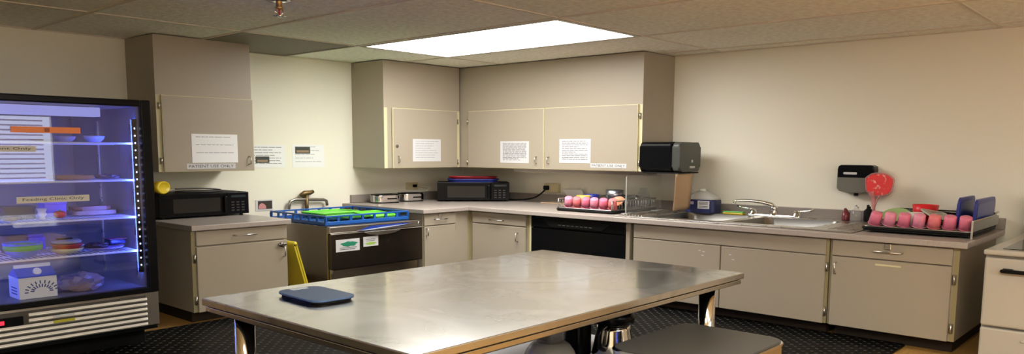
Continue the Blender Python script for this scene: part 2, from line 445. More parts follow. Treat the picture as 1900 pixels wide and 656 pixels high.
def base(name, label, F, u0, u1, depth, fronts, kick=.10, ztop=CTB-.002, locks=(), wall_gap=.002, hollow=False):
    """fronts: (kind,u0,u1,z0,z1,handle,hinges)"""
    t = thing(name, label, 'base cabinet', F((u0+u1)/2, depth/2, 0), 'taupe laminate base cabinets')
    mb = MB()
    if hollow:
        fbox(mb, F, u0, u0+.03, wall_gap, depth, .10, ztop, M_lam); fbox(mb, F, u1-.03, u1, wall_gap, depth, .10, ztop, M_lam)
        fbox(mb, F, u0+.03, u1-.03, wall_gap, wall_gap+.02, .10, ztop, M_lam); fbox(mb, F, u0+.03, u1-.03, depth-.02, depth, .10, ztop, M_lam)
        fbox(mb, F, u0+.03, u1-.03, wall_gap+.02, depth-.02, .10, .13, M_lam)
    else: fbox(mb, F, u0, u1, wall_gap, depth, .10, ztop, M_lam, .001)
    mb.build('carcass', t)
    mb = MB(); fbox(mb, F, u0+.03, u1-.03, .02, depth-kick, .001, .0995, M_kick); mb.build('toe_kick', t)
    for a in (u0, u1-.03):
        mb = MB(); fbox(mb, F, a, a+.03, depth, depth+.003, .10, ztop, M_edged); mb.build('face_strip', t)
    for (kind, a, b, z0, z1, hd, hg) in fronts:
        mb = MB(); panel_front(mb, F, a, b, depth+.004, z0, z1, .024, M_lam, .003); f = mb.build(kind, t)
        if hd:
            mb = MB(); wire_pull(mb, F, hd[0], hd[1], depth+.027, kind == 'door', hd[2]); mb.build('handle', f)
        for (uu, zz) in hg: hinge(F, uu, zz, depth+.004, f, .07, .026)
    for (uu, zz) in locks:
        mb = MB(); mb.box(-.024, .024, -.024, .024, 0, .012, M_nickel, .011)
        o = mb
        bmesh.ops.transform(o.bm, matrix=Matrix.Translation(Vector(F(uu, depth+.028, zz))) @ (Matrix.Rotation(PI/2, 4, 'X') if F is FA else Matrix.Rotation(-PI/2, 4, 'Y')), verts=o.bm.verts)
        o.build('lock', t)
    return t
DA = YA-6.20                 # carcass depth along the back wall
bl = base('base_cabinet', 'taupe base cabinet with one drawer under the left microwave, beside the glass cooler', FA, 2.965, 3.845, DA,
     [('drawer', 2.998, 3.843, .655, .777, (3.43, .722, .21), []),
      ('door', 2.998, 3.843, .10, .645, (3.80, .54, .09), [(2.985, .55), (2.985, .20)])])
mb = MB(); fbox(mb, FA, 3.745, 3.83, DA+.029, DA+.05, .595, .615, M_hinge, .006); mb.lathe([(.02, 0), (.02, .02), (0, .022)], FA(3.775, DA+.03, .605), M_hinge, 12, T=Matrix.Rotation(PI/2, 4, 'X')); mb.build('hasp', bl)
base('base_cabinet', 'narrow taupe base cabinet with a lock drawer between dish machine and corner', FA, 5.49, 6.197, DA,
     [('drawer', 5.497, 5.955, .652, .775, (5.72, .715, .17), []),
      ('door', 5.497, 5.955, .10, .645, (5.52, .585, .08), [(5.955, .62), (5.955, .22)])], locks=[(5.72, .748)])
DB = XB-6.20
base('base_cabinet', 'taupe corner base cabinet with a drawer, just left of the black dishwasher', FB, -6.198, -5.305, DB,
     [('drawer', -6.13, -5.345, .655, .775, (-5.755, .70, .20), []),
      ('door', -6.13, -5.345, .10, .645, (-5.45, .535, .09), [])])
bs_ = base('base_cabinet', 'wide taupe sink base cabinet with two doors, right of the black dishwasher', FB, -4.01, -2.195, DB,
     [('false_front', -4.0, -2.215, .648, .775, None, []),
      ('door', -4.0, -3.116, .10, .642, None, []),
      ('door', -3.106, -2.215, .10, .642, None, [(-2.208, .552), (-2.208, .196)])], hollow=True)
mb = MB()
for (y, z) in ((3.31, .585), (3.27, .578), (3.02, .575), (2.99, .535), (3.28, .545)): fbox(mb, FB, -y-.012, -y+.012, DB+.0275, DB+.0285, z-.004, z+.004, M_paper)
mb.build('scuff_marks', bs_)
be = base('base_cabinet', 'taupe base cabinet at the counter end beside the white stove', FB, -2.185, -1.285, DB,
     [('drawer', -2.165, -1.325, .652, .775, (-1.755, .712, .20), []),
      ('door', -2.165, -1.325, .10, .645, (-2.13, .555, .09), [(-1.308, .55), (-1.308, .196)])], locks=[(-1.757, .752)])
mb = MB(); fbox(mb, FB, -1.84, -1.66, DB+.0285, DB+.031, .603, .616, M_edge); mb.build('label_strip', be)

# countertops
t = thing('countertop', 'short greige laminate countertop under the left microwave', 'countertop', (3.41, 6.8, CTB))
MB().box(2.945, 3.87, 6.135, YA-.002, CTB, CT, M_ctr, .006).build('slab', t)
t = thing('countertop', 'long L-shaped greige laminate countertop with sink, running around the room corner', 'countertop', (6.7, 4, CTB))
mb = MB()
mb.box(5.45, 6.12, 6.135, YA-.002, CTB, CT, M_ctr, .005)
mb.box(6.12, XB-.002, 4.20, YA-.002, CTB, CT, M_ctr, .005)
SY0, SY1, SX0, SX1 = 2.38, 3.98, 6.36, 7.20          # hole for the bowls
mb.box(6.12, SX0, 1.225, 4.20, CTB, CT, M_ctr, .005); mb.box(SX1, XB-.002, 1.225, 4.20, CTB, CT, M_ctr, .005)
mb.box(SX0, SX1, 1.225, SY0, CTB, CT, M_ctr); mb.box(SX0, SX1, SY1, 4.20, CTB, CT, M_ctr)
mb.build('slab', t)
mb = MB(); mb.box(XB-.04, XB-.002, 1.225, YA-.04, CT+.0005, CT+.093, M_ctrd, .004); mb.box(5.56, XB-.002, YA-.04, YA-.002, CT+.0005, CT+.093, M_ctrd, .004)
mb.build('backsplash', t)

# ------------------------------------------------------------------- sink
t = thing('kitchen_sink', 'double bowl stainless sink set into the long countertop', 'sink', (6.78, 3.2, CT))
zs = CT+.0065
mb = MB()
bowls = [(3.24, 3.95), (2.42, 3.14)]
bx0, bx1 = 6.40, 7.12
ex0, ex1, ey0, ey1 = 6.22, 7.36, 2.04, 4.262
def deck(x0, x1, y0, y1): mb.box(x0, x1, y0, y1, CT+.0008, zs, M_steel)
deck(ex0, bx0, ey0, ey1); deck(bx1, ex1, ey0, ey1)
deck(bx0, bx1, ey0, bowls[1][0]); deck(bx0, bx1, bowls[1][1], bowls[0][0]); deck(bx0, bx1, bowls[0][1], ey1)
mb.box(ex0-.012, ex0+.012, ey0, ey1, CT+.0008, zs+.006, M_steel, .005)
mb.build('deck', t)
for (y0, y1) in bowls:
    b = MB()
    r = .09; zb = CT-.165
    o1 = rr(bx0, bx1, y0, y1, r, 5); o2 = rr(bx0+.03, bx1-.03, y0+.03, y1-.03, r, 5)
    tt = bmesh.new(); n = len(o1)
    A = [tt.verts.new((x, y, zs-.001)) for x, y in o1]; B = [tt.verts.new((x, y, zb+.03)) for x, y in o2]
    o3 = rr(bx0+.06, bx1-.06, y0+.06, y1-.06, r*.8, 5); C_ = [tt.verts.new((x, y, zb)) for x, y in o3]
    for i in range(n):
        j = (i+1) % n
        tt.faces.new((A[i], A[j], B[j], B[i])); tt.faces.new((B[i], B[j], C_[j], C_[i]))
    tt.faces.new(C_)
    b._merge(tt, M_bowl, True)
    bo = b.build('bowl', t)
    MB().lathe([(.06, .002), (.055, .006), (.02, .003), (0, .003)], ((bx0+bx1)/2, (y0+y1)/2, zb), M_chrome, 16).build('drain', bo)
for y0 in (4.03, 2.06):
    mb = MB()
    for k in range(7): mb.box(6.36, 7.16, y0+k*.034, y0+k*.034+.013, zs, zs+.004, M_steel, .0018)
    mb.build('drainboard_ribs', t)
# faucet
t = thing('kitchen_faucet', 'chrome low arc faucet with two lever handles at the back of the sink', 'faucet', (7.24, 3.11, zs))
fx, fy = 7.24, 3.11
mb = MB(); mb.box(fx-.03, fx+.03, 2.84, 3.36, zs+.0005, zs+.018, M_chrome, .012); mb.build('base_plate', t)
mb = MB()
mb.lathe([(.045, .016), (.04, .03), (.034, .07), (.038, .085), (.03, .10), (0, .104)], (fx, fy, zs), M_chrome, 16)
P = [(fx, fy, zs+.085), (fx-.02, fy+.02, zs+.112), (fx-.05, fy+.10, zs+.135), (fx-.09, fy+.19, zs+.146), (fx-.135, fy+.28, zs+.147), (fx-.155, fy+.32, zs+.14), (fx-.16, fy+.33, zs+.118)]
mb.tube(P, [.026, .024, .019, .016, .014, .014, .014], M_chrome, 10); mb.build('spout', t)
for yy in (3.315, 2.885):
    mb = MB(); mb.lathe([(.042, .016), (.036, .035), (.03, .05), (.02, .062), (0, .066)], (fx, yy, zs), M_chrome, 14)
    e = -.16 if yy < 3.1 else .16
    mb.tube([(fx, yy, zs+.058), (fx, yy+e*.35, zs+.062), (fx-.01, yy+e*.8, zs+.072), (fx-.01, yy+e, zs+.088)], [.012, .010, .010, .012], M_chrome, 8)
    mb.build('handle', t)
# sponge
t = thing('scrub_sponge', 'yellow and green scrub sponge lying behind the sink beside the blue jug', 'sponge', (7.20, 3.49, zs))
mb = MB(); mb.box(7.155, 7.225, 3.385, 3.60, zs+.0005, zs+.020, M_yel, .008); mb.build('foam', t)
mb = MB(); mb.box(7.155, 7.225, 3.385, 3.60, zs+.0205, zs+.029, M_green, .003); mb.build('scouring_pad', t)

# ------------------------------------------------------------- dishwasher
t = thing('dishwasher', 'black built-in dishwasher under the long countertop', 'dishwasher', (6.8, 4.69, 0))
mb = MB(); fbox(mb, FB, -5.27, -4.10, .05, DB-.02, .10, CTB-.004, M_blackm); mb.build('cabinet', t)
mb = MB(); fbox(mb, FB, -5.27, -4.10, DB-.019, DB+.018, .10, .655, M_black, .006); mb.build('door', t)
mb = MB(); fbox(mb, FB, -5.27, -4.10, DB-.019, DB+.022, .66, CTB-.006, M_black, .008)
mb.prism([(-5.10, 0), (-4.27, 0), (-4.36, -.065), (-5.01, -.065)], 0, .008, M_blackm, T=Matrix(((0, 0, -1, XB-DB-.022), (-1, 0, 0, 0), (0, 1, 0, .745), (0, 0, 0, 1))))
cp = mb.build('control_panel', t)
mb = MB()
for k in range(8):
    u = -4.90+k*.055; fbox(mb, FB, u, u+.034, DB+.0302, DB+.033, .700, .706, mat('grey_marking', (.16, .16, .16), .5))
mb.build('buttons', cp)
mb = MB(); fbox(mb, FB, -5.25, -4.12, .05, DB-.06, .001, .098, M_blackm); mb.build('kick_plate', t)
t = thing('filler_strip', 'narrow cream edged filler post left of the black dishwasher', 'filler strip', (6.8, 5.285, 0))
mb = MB(); fbox(mb, FB, -5.30, -5.274, .05, DB+.012, .001, CTB-.004, M_edge, .003); mb.build('post', t)
t = thing('filler_strip', 'narrow taupe filler post between the black dishwasher and the sink cabinet', 'filler strip', (6.8, 4.07, 0))
mb = MB(); fbox(mb, FB, -4.095, -4.05, .05, DB+.012, .001, CTB-.004, M_lam, .003); mb.build('post', t)

# -------------------------------------------------------------- the cooler
FX0, FX1, FYF, FYB, FZT = .90, 2.452, 5.65, 7.48, 1.79
t = thing('display_refrigerator', 'tall black glass door display cooler with blue lit shelves', 'refrigerator', (1.68, 6.5, 0))
M_frb = mat('black_cooler_frame', (.006, .006, .007), .28, spec=.12)
M_liner = mat('cooler_liner', (.21, .20, .205), .45)
mb = MB()
mb.box(FX0, FX0+.05, FYF+.06, FYB, .14, FZT, M_frb); mb.box(FX1-.05, FX1, FYF+.06, FYB, .14, FZT, M_frb)
mb.box(FX0+.05, FX1-.05, FYB-.05, FYB, .14, FZT, M_frb); mb.box(FX0+.05, FX1-.05, FYF+.06, FYB-.05, FZT-.03, FZT, M_frb)
mb.box(FX0+.05, FX1-.05, FYF+.06, FYB-.05, .14, .43, M_frb)
mb.build('body', t)
ix0, ix1, iy0, iy1, iz0, iz1 = FX0+.056, FX1-.056, FYF+.065, 7.0, .44, FZT-.036
mb = MB()
mb.box(ix0, ix0+.01, iy0, iy1, iz0, iz1, M_liner); mb.box(ix1-.01, ix1, iy0, iy1, iz0, iz1, M_liner)
mb.box(ix0+.01, ix1-.01, iy1-.01, iy1, iz0, iz1, M_liner); mb.box(ix0+.01, ix1-.01, iy0, iy1-.01, iz1-.01, iz1, M_liner)
mb.box(ix0+.01, ix1-.01, iy0, iy1-.01, iz0, iz0+.012, M_liner)
mb.build('liner', t)
# door: frame + glass
mb = MB()
mb.box(FX0, FX0+.07, FYF, FYF+.055, .42, FZT, M_frb, .008); mb.box(FX1-.068, FX1, FYF, FYF+.055, .42, FZT, M_frb, .008)
mb.box(FX0+.07, FX1-.068, FYF, FYF+.055, FZT-.046, FZT, M_frb, .008); mb.box(FX0+.07, FX1-.068, FYF, FYF+.055, .42, .458, M_frb, .006)
door = mb.build('door', t)
mb = MB(); mb.box(FX0+.07, FX1-.068, FYF+.018, FYF+.026, .458, FZT-.046, M_glassd); mb.build('glass', door)
mb = MB(); mb.box(FX0+.02, FX0+.05, FYF-.05, FYF-.001, .85, 1.45, M_blackm, .012); mb.build('handle', door)
# light header, LED strips
M_led = emission('blue_white_led', (.08, .15, 1.0), 60.0)
M_ledd = emission('led_dot_glow', (.55, .66, 1.0), 5.0)
M_head = emission('cooler_header_glow', (.40, .42, 1.0), .75)
mb = MB(); mb.box(ix0+.02, 2.19, 5.86, 5.95, 1.672, 1.735, M_head); mb.box(ix0+.02, 2.19, 5.951, 5.99, 1.672, 1.74, M_liner); mb.build('light_header', t)
mb = MB(); mb.box(ix0+.012, ix0+.03, 5.78, 5.81, .5, 1.70, M_led); mb.build('led_tube', t)
mb = MB(); mb.box(ix0+.012, ix0+.03, 6.80, 6.83, .5, 1.70, M_led); mb.build('led_tube', t)
mb = MB(); mb.box(ix1-.040, ix1-.012, 5.735, 5.755, .56, 1.66, M_frb); mb.box(ix1-.038, ix1-.014, 5.7552, 5.758, .57, 1.65, emission('blue_led_strip', (.07, .13, 1.0), 120.0))
for k in range(20):
    z = .615+k*.0515; mb.lathe([(0, -.007), (.005, -.005), (.0065, 0), (.005, .005), (0, .007)], (ix1-.028, 5.738, z), M_ledd, 8)
mb.build('led_strip', t)
for (x, y) in ((ix1-.014, 5.83), (ix1-.014, 6.45), (ix0+.014, 5.83), (ix0+.014, 6.45)):
    mb = MB(); mb.box(x-.006, x+.006, y-.012, y+.012, .5, 1.66, M_steel); mb.build('shelf_standard', t)
M_wire = mat('white_wire', (.75, .76, .85), .35)
SHZ = [1.487, 1.226, .960, .715]
for z in SHZ:
    mb = MB(); x0, x1 = ix0+.03, ix1-.03
    mb.tube([(x0, 5.78, z), (x1, 5.78, z)], .008, M_wire, 6); mb.tube([(x0, 6.42, z), (x1, 6.42, z)], .006, M_wire, 6)
    mb.tube([(x1, 5.78, z), (x1, 6.42, z)], .006, M_wire, 6); mb.tube([(x0, 5.78, z), (x0, 6.42, z)], .006, M_wire, 6)
    mb.tube([(x0, 6.1, z-.006), (x1, 6.1, z-.006)], .005, M_wire, 6)
    n = 40
    for k in range(1, n): mb.tube([(x0+(x1-x0)*k/n, 5.78, z), (x0+(x1-x0)*k/n, 6.42, z)], .0032, M_wire, 4)
    mb.build('shelf', t)
# grille panel
mb = MB(); mb.box(FX0, FX1, FYF+.02, FYF+.06, .175, .418, M_steeld, .004); mb.box(FX0+.04, 2.36, FYF+.018, FYF+.0198, .182, .40, mat('grille_shadow_gap', (.05, .045, .042), .6))
gp = mb.build('lower_panel', t)
mb = MB()
for k in range(6):
    z = .192+k*.036; x0 = 1.60 if k > 3 else FX0+.05
    T = Matrix.Translation(Vector(((x0+2.357)/2, FYF+.004, z))) @ Matrix.Rotation(math.radians(-32), 4, 'X')
    mb.box(-(2.357-x0)/2, (2.357-x0)/2, -.013, .013, -.010, .010, mat('bright_louvre', (.86, .83, .78), .34, .45), .004, T=T)
mb.build('louvres', gp)
mb = MB(); mb.box(1.25, 1.572, FYF+.004, FYF+.019, .312, .372, M_black, .004); c_ = mb.build('controller', gp)
mb = MB(); mb.box(1.40, 1.462, FYF+.001, FYF+.0035, .330, .356, emission('red_display_glow', (1.0, .04, .08), 1.2)); mb.build('display', c_)
mb = MB(); mb.box(1.74, 1.87, FYF-.017, FYF-.0145, .338, .352, mat('silver_sticker', (.55, .56, .6), .4)); mb.build('rating_sticker', gp)
mb = MB(); mb.box(1.74, 1.87, FYF-.017, FYF-.0145, .300, .318, mat('olive_sticker', (.42, .38, .02), .5)); plabel(mb.build('warning_sticker', gp), 'yellow sticker')
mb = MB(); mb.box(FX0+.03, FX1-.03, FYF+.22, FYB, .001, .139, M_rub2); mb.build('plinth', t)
# labels stuck on the door glass
def glass_label(name, x0, x1, z0, z1, m, label, words=None, ink=M_inkd):
    t = thing(name, label, 'label', ((x0+x1)/2, FYF+.016, z0))
    MB().box(x0, x1, FYF+.0140, FYF+.0170, z0, z1, m).build('strip', t)
    if words:
        F = lambda u, d, z: (u, FYF+.0138-d, z)
        text_mesh('lettering', words, F, x0+.08*(x1-x0), x1-.08*(x1-x0), .0004, (z0+z1)/2, (z1-z0)*.55, ink, t)
    else:
        MB().box(x0+.42*(x1-x0)+.02, x0+.42*(x1-x0)+.05, FYF+.0132, FYF+.0138, z0+.006, z1-.006, mat('dark_orange', (.35, .08, .03), .5)).build('marking', t)
M_tape = mat('grey_label_tape', (.56, .53, .47), .5)
glass_label('glass_sticker', 1.578, 1.985, 1.549, 1.588, mat('orange_tape', (.85, .24, .07), .5), 'long orange sticker near the top of the cooler door glass')
glass_label('glass_label', 1.582, 2.017, 1.098, 1.140, M_tape, 'pale label reading Feeding Clinic Only on the cooler door glass', 'Feeding Clinic Only')
glass_label('glass_label', 1.39, 1.712, 1.428, 1.464, M_tape, 'grey label reading Patient Only, cut by the photo edge, on the cooler glass', 'Patient Only')

# food in the cooler
def bowl(name, label, x, y, z, r, h, m, lid=None, cat='bowl', group=None):
    t = thing(name, label, cat, (x, y, z), group)
    MB().lathe([(0, .002), (r*.55, .002), (r*.62, .006), (r*.9, h*.55), (r, h), (r*.96, h), (r*.86, h*.55), (r*.55, .014), (0, .012)], (x, y, z), m, 28).build('body', t)
    if lid: MB().lathe([(0, h+.018), (r*.9, h+.016), (r*1.03, h+.008), (r*1.03, h+.001), (r*.9, h+.001), (0, h+.004)], (x, y, z), lid, 28).build('lid', t)
    return t
g = 'bowls and dishes in the cooler'
s1, s2, s3, s4 = [z+.0085 for z in SHZ]
M_paleb = mat('pale_blue_plastic', (.35, .42, .75), .4)
bowl('food_bowl', 'pale blue bowl near the right end of the cooler top shelf', 2.20, 6.02, s1, .070, .045, M_paleb, group=g)
bowl('food_bowl', 'greyish bowl left of the pale blue bowl on the cooler top shelf', 2.02, 6.05, s1, .065, .04, mat('grey_plastic', (.35, .35, .45), .4), group=g)
bowl('serving_plate', 'dark shallow plate left of the bowls on the cooler top shelf', 1.86, 6.02, s1, .085, .018, mat('dark_olive', (.10, .09, .05), .4), cat='plate')
# tray and foil on shelf 2
t = thing('food_tray', 'shallow brown tray on the second cooler shelf', 'tray', (2.02, 6.0, s2))
mb = MB(); mb.prism(rr(1.90, 2.14, 5.90, 6.10, .03), s2, s2+.006, mat('brown_tray', (.32, .16, .09), .5)); mb.box(1.90, 2.14, 5.90, 5.91, s2+.006, s2+.028, MATS['brown_tray'], .003); mb.box(1.90, 2.14, 6.09, 6.10, s2+.006, s2+.028, MATS['brown_tray'], .003); mb.box(1.90, 1.91, 5.91, 6.09, s2+.006, s2+.028, MATS['brown_tray'], .003); mb.box(2.13, 2.14, 5.91, 6.09, s2+.006, s2+.028, MATS['brown_tray'], .003); mb.build('body', t)
def crumple(name, label, cat, c, rx, ry, rz, m, seed):
    rnd = random.Random(seed); b = MB(); t = bmesh.new(); bmesh.ops.create_icosphere(t, subdivisions=3, radius=1)
    for v in t.verts:
        k = 1+.28*(rnd.random()-.5); z = max(-.55, v.co.z)
        v.co = Vector((v.co.x*k*rx, v.co.y*k*ry, (z+.55)/1.55*k*rz*1.0))
        if z <= -.55: v.co.z = 0
    b._merge(t, m, False, Matrix.Translation(Vector(c))); return tag(b.build(name, loc=c), label, cat)
crumple('foil_parcel', 'crumpled dark foil parcel right of the brown tray in the cooler', 'parcel', (2.27, 6.0, s2), .085, .07, .032, mat('dark_foil', (.16, .12, .14), .35, .6), 3)
# shelf 3
t = thing('paper_cup', 'small white cup on the third cooler shelf below the feeding clinic label', 'cup', (1.80, 5.92, s3))
MB().lathe([(0, 0), (.022, 0), (.017, .02), (.03, .035), (.022, .05), (.034, .075), (.030, .075), (.018, .05), (0, .045)], (1.80, 5.92, s3), mat('cup_white', (.8, .8, .85), .5), 18, smooth=True).build('body', t)
t = thing('tomato', 'red tomato right of the white cup on the third cooler shelf', 'tomato', (1.92, 5.95, s3))
MB().lathe([(0, 0), (.02, .001), (.036, .012), (.042, .026), (.038, .04), (.02, .05), (0, .048)], (1.92, 5.95, s3), M_red, 18).build('body', t)
MB().lathe([(.016, .050), (.006, .053), (.003, .062), (0, .062)], (1.92, 5.95, s3), M_green, 6).build('stem', t)
t = thing('food_carton', 'small purple box behind the tomato on the third cooler shelf', 'box', (1.94, 6.2, s3))
mb = MB(); mb.box(1.88, 2.02, 6.12, 6.26, s3, s3+.085, mat('purple_box', (.28, .18, .70), .5), .004); mb.build('body', t)
mb = MB(); mb.box(1.876, 2.024, 6.116, 6.264, s3+.0855, s3+.105, MATS['purple_box'], .004); mb.build('lid', t)
t = thing('food_tub', 'dark grey lidded tub left of the white cup in the cooler', 'tub', (1.68, 6.1, s3))
mb = MB(); mb.prism(rr(1.58, 1.80, 6.02, 6.20, .04), s3, s3+.07, mat('dark_tub', (.07, .07, .08), .4)); mb.build('body', t)
mb = MB(); mb.prism(rr(1.575, 1.805, 6.015, 6.205, .04), s3+.0705, s3+.085, MATS['dark_tub']); mb.build('lid', t)
t = thing('meat_tray', 'long brown wrapped tray on the right of the third cooler shelf', 'tray', (2.2, 6.18, s3))
M_meat = mat('brown_meat', (.28, .13, .11), .35)
mb = MB(); mb.prism(rr(2.05, 2.355, 6.08, 6.30, .03), s3, s3+.03, mat('tan_tray', (.38, .25, .20), .4), bev=.006); mb.build('tray', t)
mb = MB(); mb.prism(rr(2.07, 2.335, 6.10, 6.28, .05), s3+.0305, s3+.06, M_meat, bev=.012); mb.build('contents', t)
bowl('food_bowl', 'small tan bowl at the left end of the third cooler shelf', 1.60, 5.89, s3, .060, .028, mat('tan_bowl', (.30, .22, .10), .5), group=g)
# shelf 4
t = bowl('food_bowl', 'blue bowl with green band, front left of the fourth cooler shelf', 1.665, 5.90, s4, .11, .062, mat('bright_blue', (.02, .16, .75), .3), group=g)
MB().lathe([(.1115, .050), (.116, .062), (.116, .085), (.108, .085), (.104, .062)], (1.665, 5.90, s4), mat('leaf_green', (.04, .42, .05), .35), 28).build('band', t)
MB().lathe([(.116, .0855), (.118, .10), (.110, .10), (.108, .0855)], (1.665, 5.90, s4), MATS['bright_blue'], 28).build('rim', t)
t = bowl('food_bowl', 'cream bowl holding a red bowl, black lid on top, fourth cooler shelf', 1.935, 5.90, s4, .105, .04, mat('cream_dish', (.62, .60, .38), .4), group=g)
MB().lathe([(.085, .038), (.098, .062), (.101, .07), (.09, .07), (.06, .045)], (1.935, 5.90, s4), mat('dark_red', (.40, .03, .03), .35), 28).build('inner_bowl', t)
MB().lathe([(0, .075), (.09, .073), (.095, .085), (.08, .098), (0, .100)], (1.935, 5.90, s4), mat('clear_grey_lid', (.30, .32, .42), .3), 28).build('cover', t)
MB().box(1.87, 1.97, 5.88, 5.92, s4+.1005, s4+.110, M_black, .004).build('lid_handle', t)
t = bowl('serving_plate', 'lilac plate of dark food on the right of the fourth cooler shelf', 2.20, 5.96, s4, .135, .022, mat('lilac', (.42, .33, .62), .4), cat='plate')
crumple('food_portion', 'dark heap of food sitting on the lilac plate', 'food', (2.15, 5.95, s4+.0205), .085, .06, .035, mat('dark_food', (.05, .03, .04), .4), 5)
t = thing('snack_packet', 'navy packet with pale corner lying over the lilac plate', 'packet', (2.28, 6.02, s4+.0235))
mb = MB(); mb.box(2.25, 2.37, 5.98, 6.10, s4+.0255, s4+.062, mat('navy_wrap', (.02, .03, .12), .25), .014); mb.build('body', t)
mb = MB(); mb.box(2.245, 2.372, 5.975, 6.105, s4+.0625, s4+.068, mat('maroon', (.20, .05, .10), .4), .002); mb.build('lid', t)
t = thing('drink_carton', 'small bright blue carton at the back of the fourth cooler shelf', 'carton', (1.86, 6.33, s4))
mb = MB(); mb.box(1.81, 1.92, 6.28, 6.38, s4, s4+.09, mat('cobalt', (.02, .05, .70), .4), .004); mb.build('body', t)
mb = MB(); mb.box(1.815, 1.915, 6.30, 6.36, s4+.0905, s4+.105, MATS['cobalt'], .004); mb.build('top_fold', t)
t = thing('food_tub', 'dark tub behind the blue and green bowl in the cooler', 'tub', (1.72, 6.28, s4))
mb = MB(); mb.prism(rr(1.65, 1.79, 6.22, 6.36, .03), s4, s4+.10, MATS['dark_tub']); mb.build('body', t)
mb = MB(); mb.prism(rr(1.645, 1.795, 6.215, 6.365, .03), s4+.1005, s4+.115, MATS['dark_tub']); mb.build('lid', t)
# cooler floor
cf = iz0+.0125
t = thing('milk_carton', 'white milk carton with blue gable top on the cooler floor', 'milk carton', (1.71, 5.90, cf))
mb = MB(); mb.box(1.595, 1.825, 5.79, 6.00, cf+.001, cf+.145, mat('carton_white', (.80, .80, .86), .5), .003); mb.build('body', t)
mb = MB(); mb.prism([(5.79, cf+.1455), (6.00, cf+.1455), (5.90, cf+.20), (5.89, cf+.20)], 1.595, 1.825, mat('carton_blue', (.01, .05, .60), .45), T=Matrix(((0, 0, 1, 0), (1, 0, 0, 0), (0, 1, 0, 0), (0, 0, 0, 1)))); mb.build('gable', t)
mb = MB(); mb.box(1.60, 1.82, 5.888, 5.902, cf+.1985, cf+.222, MATS['carton_white'], .002); mb.build('top_seal', t)
mb = MB(); mb.lathe([(.026, 0), (.026, .014), (.02, .018), (0, .018)], (1.72, 5.838, cf+.172), MATS['carton_white'], 14, T=Matrix.Rotation(math.radians(58), 4, 'X')); mb.build('cap', t)
mb = MB(); rnd = random.Random(4)
for k in range(22):
    an = PI*k/21; r_ = .05+.03*(k % 2)
    x = 1.73+r_*math.cos(an)*1.15; z = cf+.045+r_*math.sin(an)*.8
    mb.box(-.011, .011, 0, .001, -.004, .004, mat('leaf_print', (.06, .10, .30), .6), T=Matrix.Translation(Vector((x, 5.7885, z))) @ Matrix.Rotation(-an, 4, 'Y'))
for z in (.03, .05, .07): mb.box(1.5940, 1.5945, 5.83, 5.95, cf+z, cf+z+.008, MATS['leaf_print'])
mb.build('printed_leaves', t)
t = thing('bread_loaf', 'bread in a crumpled clear bag right of the milk carton', 'bread', (1.97, 5.93, cf))
mb = MB(); mb.prism(rr(1.93, 2.10, 5.86, 6.02, .05), cf+.002, cf+.045, mat('bread_crust', (.38, .18, .08), .7), bev=.015); mb.build('loaf', t)
o = crumple('bread_bag', 'x', 'x', (2.02, 5.94, cf+.001), .15, .12, .12, pane('bag_film', (.75, .72, .85), 1.4, .15, .35, (.55, .48, .62)), 9)
del o['label'], o['category']; o.parent = t; o.location = Vector((2.02, 5.94, cf+.001))-Vector(t.location)

# --------------------------------------------------------------- dish machine
t = thing('undercounter_dish_machine', 'stainless undercounter dish machine carrying a blue glass rack', 'dish machine', (4.89, 6.8, 0))
mb = MB(); mb.box(4.315, 5.435, 6.235, 7.45, .12, .722, M_machine, .008); mb.build('cabinet', t)
M_dmd = mat('dark_stainless_door', (.085, .066, .052), .24, .9, rvar=.04)
mb = MB(); mb.box(4.32, 5.475, 6.185, 6.233, .305, .648, M_dmd, .006); mb.box(4.32, 5.475, 6.175, 6.20, .640, .652, M_chrome, .005); mb.build('door', t)
mb = MB(); mb.box(4.32, 5.475, 6.20, 6.233, .655, .718, M_steeld, .006); cp = mb.build('control_panel', t)
mb = MB(); mb.prism([(4.66, .664), (4.80, .700), (5.28, .702), (5.33, .694), (5.20, .676), (4.75, .662)], 0, .003, mat('navy_panel', (.02, .05, .35), .3), T=Matrix(((1, 0, 0, 0), (0, 0, -1, 6.1995), (0, 1, 0, 0), (0, 0, 0, 1)))); mb.build('blue_panel', cp)
mb = MB(); mb.prism([(4.68, .664), (4.95, .680), (5.33, .696), (5.33, .700), (5.24, .686), (5.0, .671), (4.75, .660)], 0, .003, mat('pale_panel', (.55, .62, .80), .3), T=Matrix(((1, 0, 0, 0), (0, 0, -1, 6.1962), (0, 1, 0, 0), (0, 0, 0, 1)))); mb.build('pale_stripe', cp)
mb = MB(); mb.prism([(4.72, .634), (5.16, .640), (5.08, .618), (4.98, .608), (4.86, .608), (4.76, .622)], 0, .014, M_nickel, T=Matrix(((1, 0, 0, 0), (0, 0, -1, 6.174), (0, 1, 0, 0), (0, 0, 0, 1)))); mb.build('door_handle', t)
mb = MB(); mb.box(4.33, 5.425, 6.21, 6.234, .13, .30, mat('reflective_kick_panel', (.55, .45, .36), .22, 1.0), .004); mb.box(4.32, 4.345, 6.19, 6.208, .27, .34, M_nickel, .003); mb.build('lower_panel', t)
for (x, y) in ((4.38, 6.30), (5.37, 6.30), (4.38, 7.38), (5.37, 7.38)):
    mb = MB(); mb.tube([(x, y, .001), (x, y, .121)], .03, M_blackm, 10); mb.build('foot', t)
mb = MB(); mb.lathe([(.014, 0), (.012, .006), (0, .007)], (5.44, 6.199, .69), M_chrome, 10, T=Matrix.Rotation(PI/2, 4, 'X')); mb.build('indicator_lamp', cp)
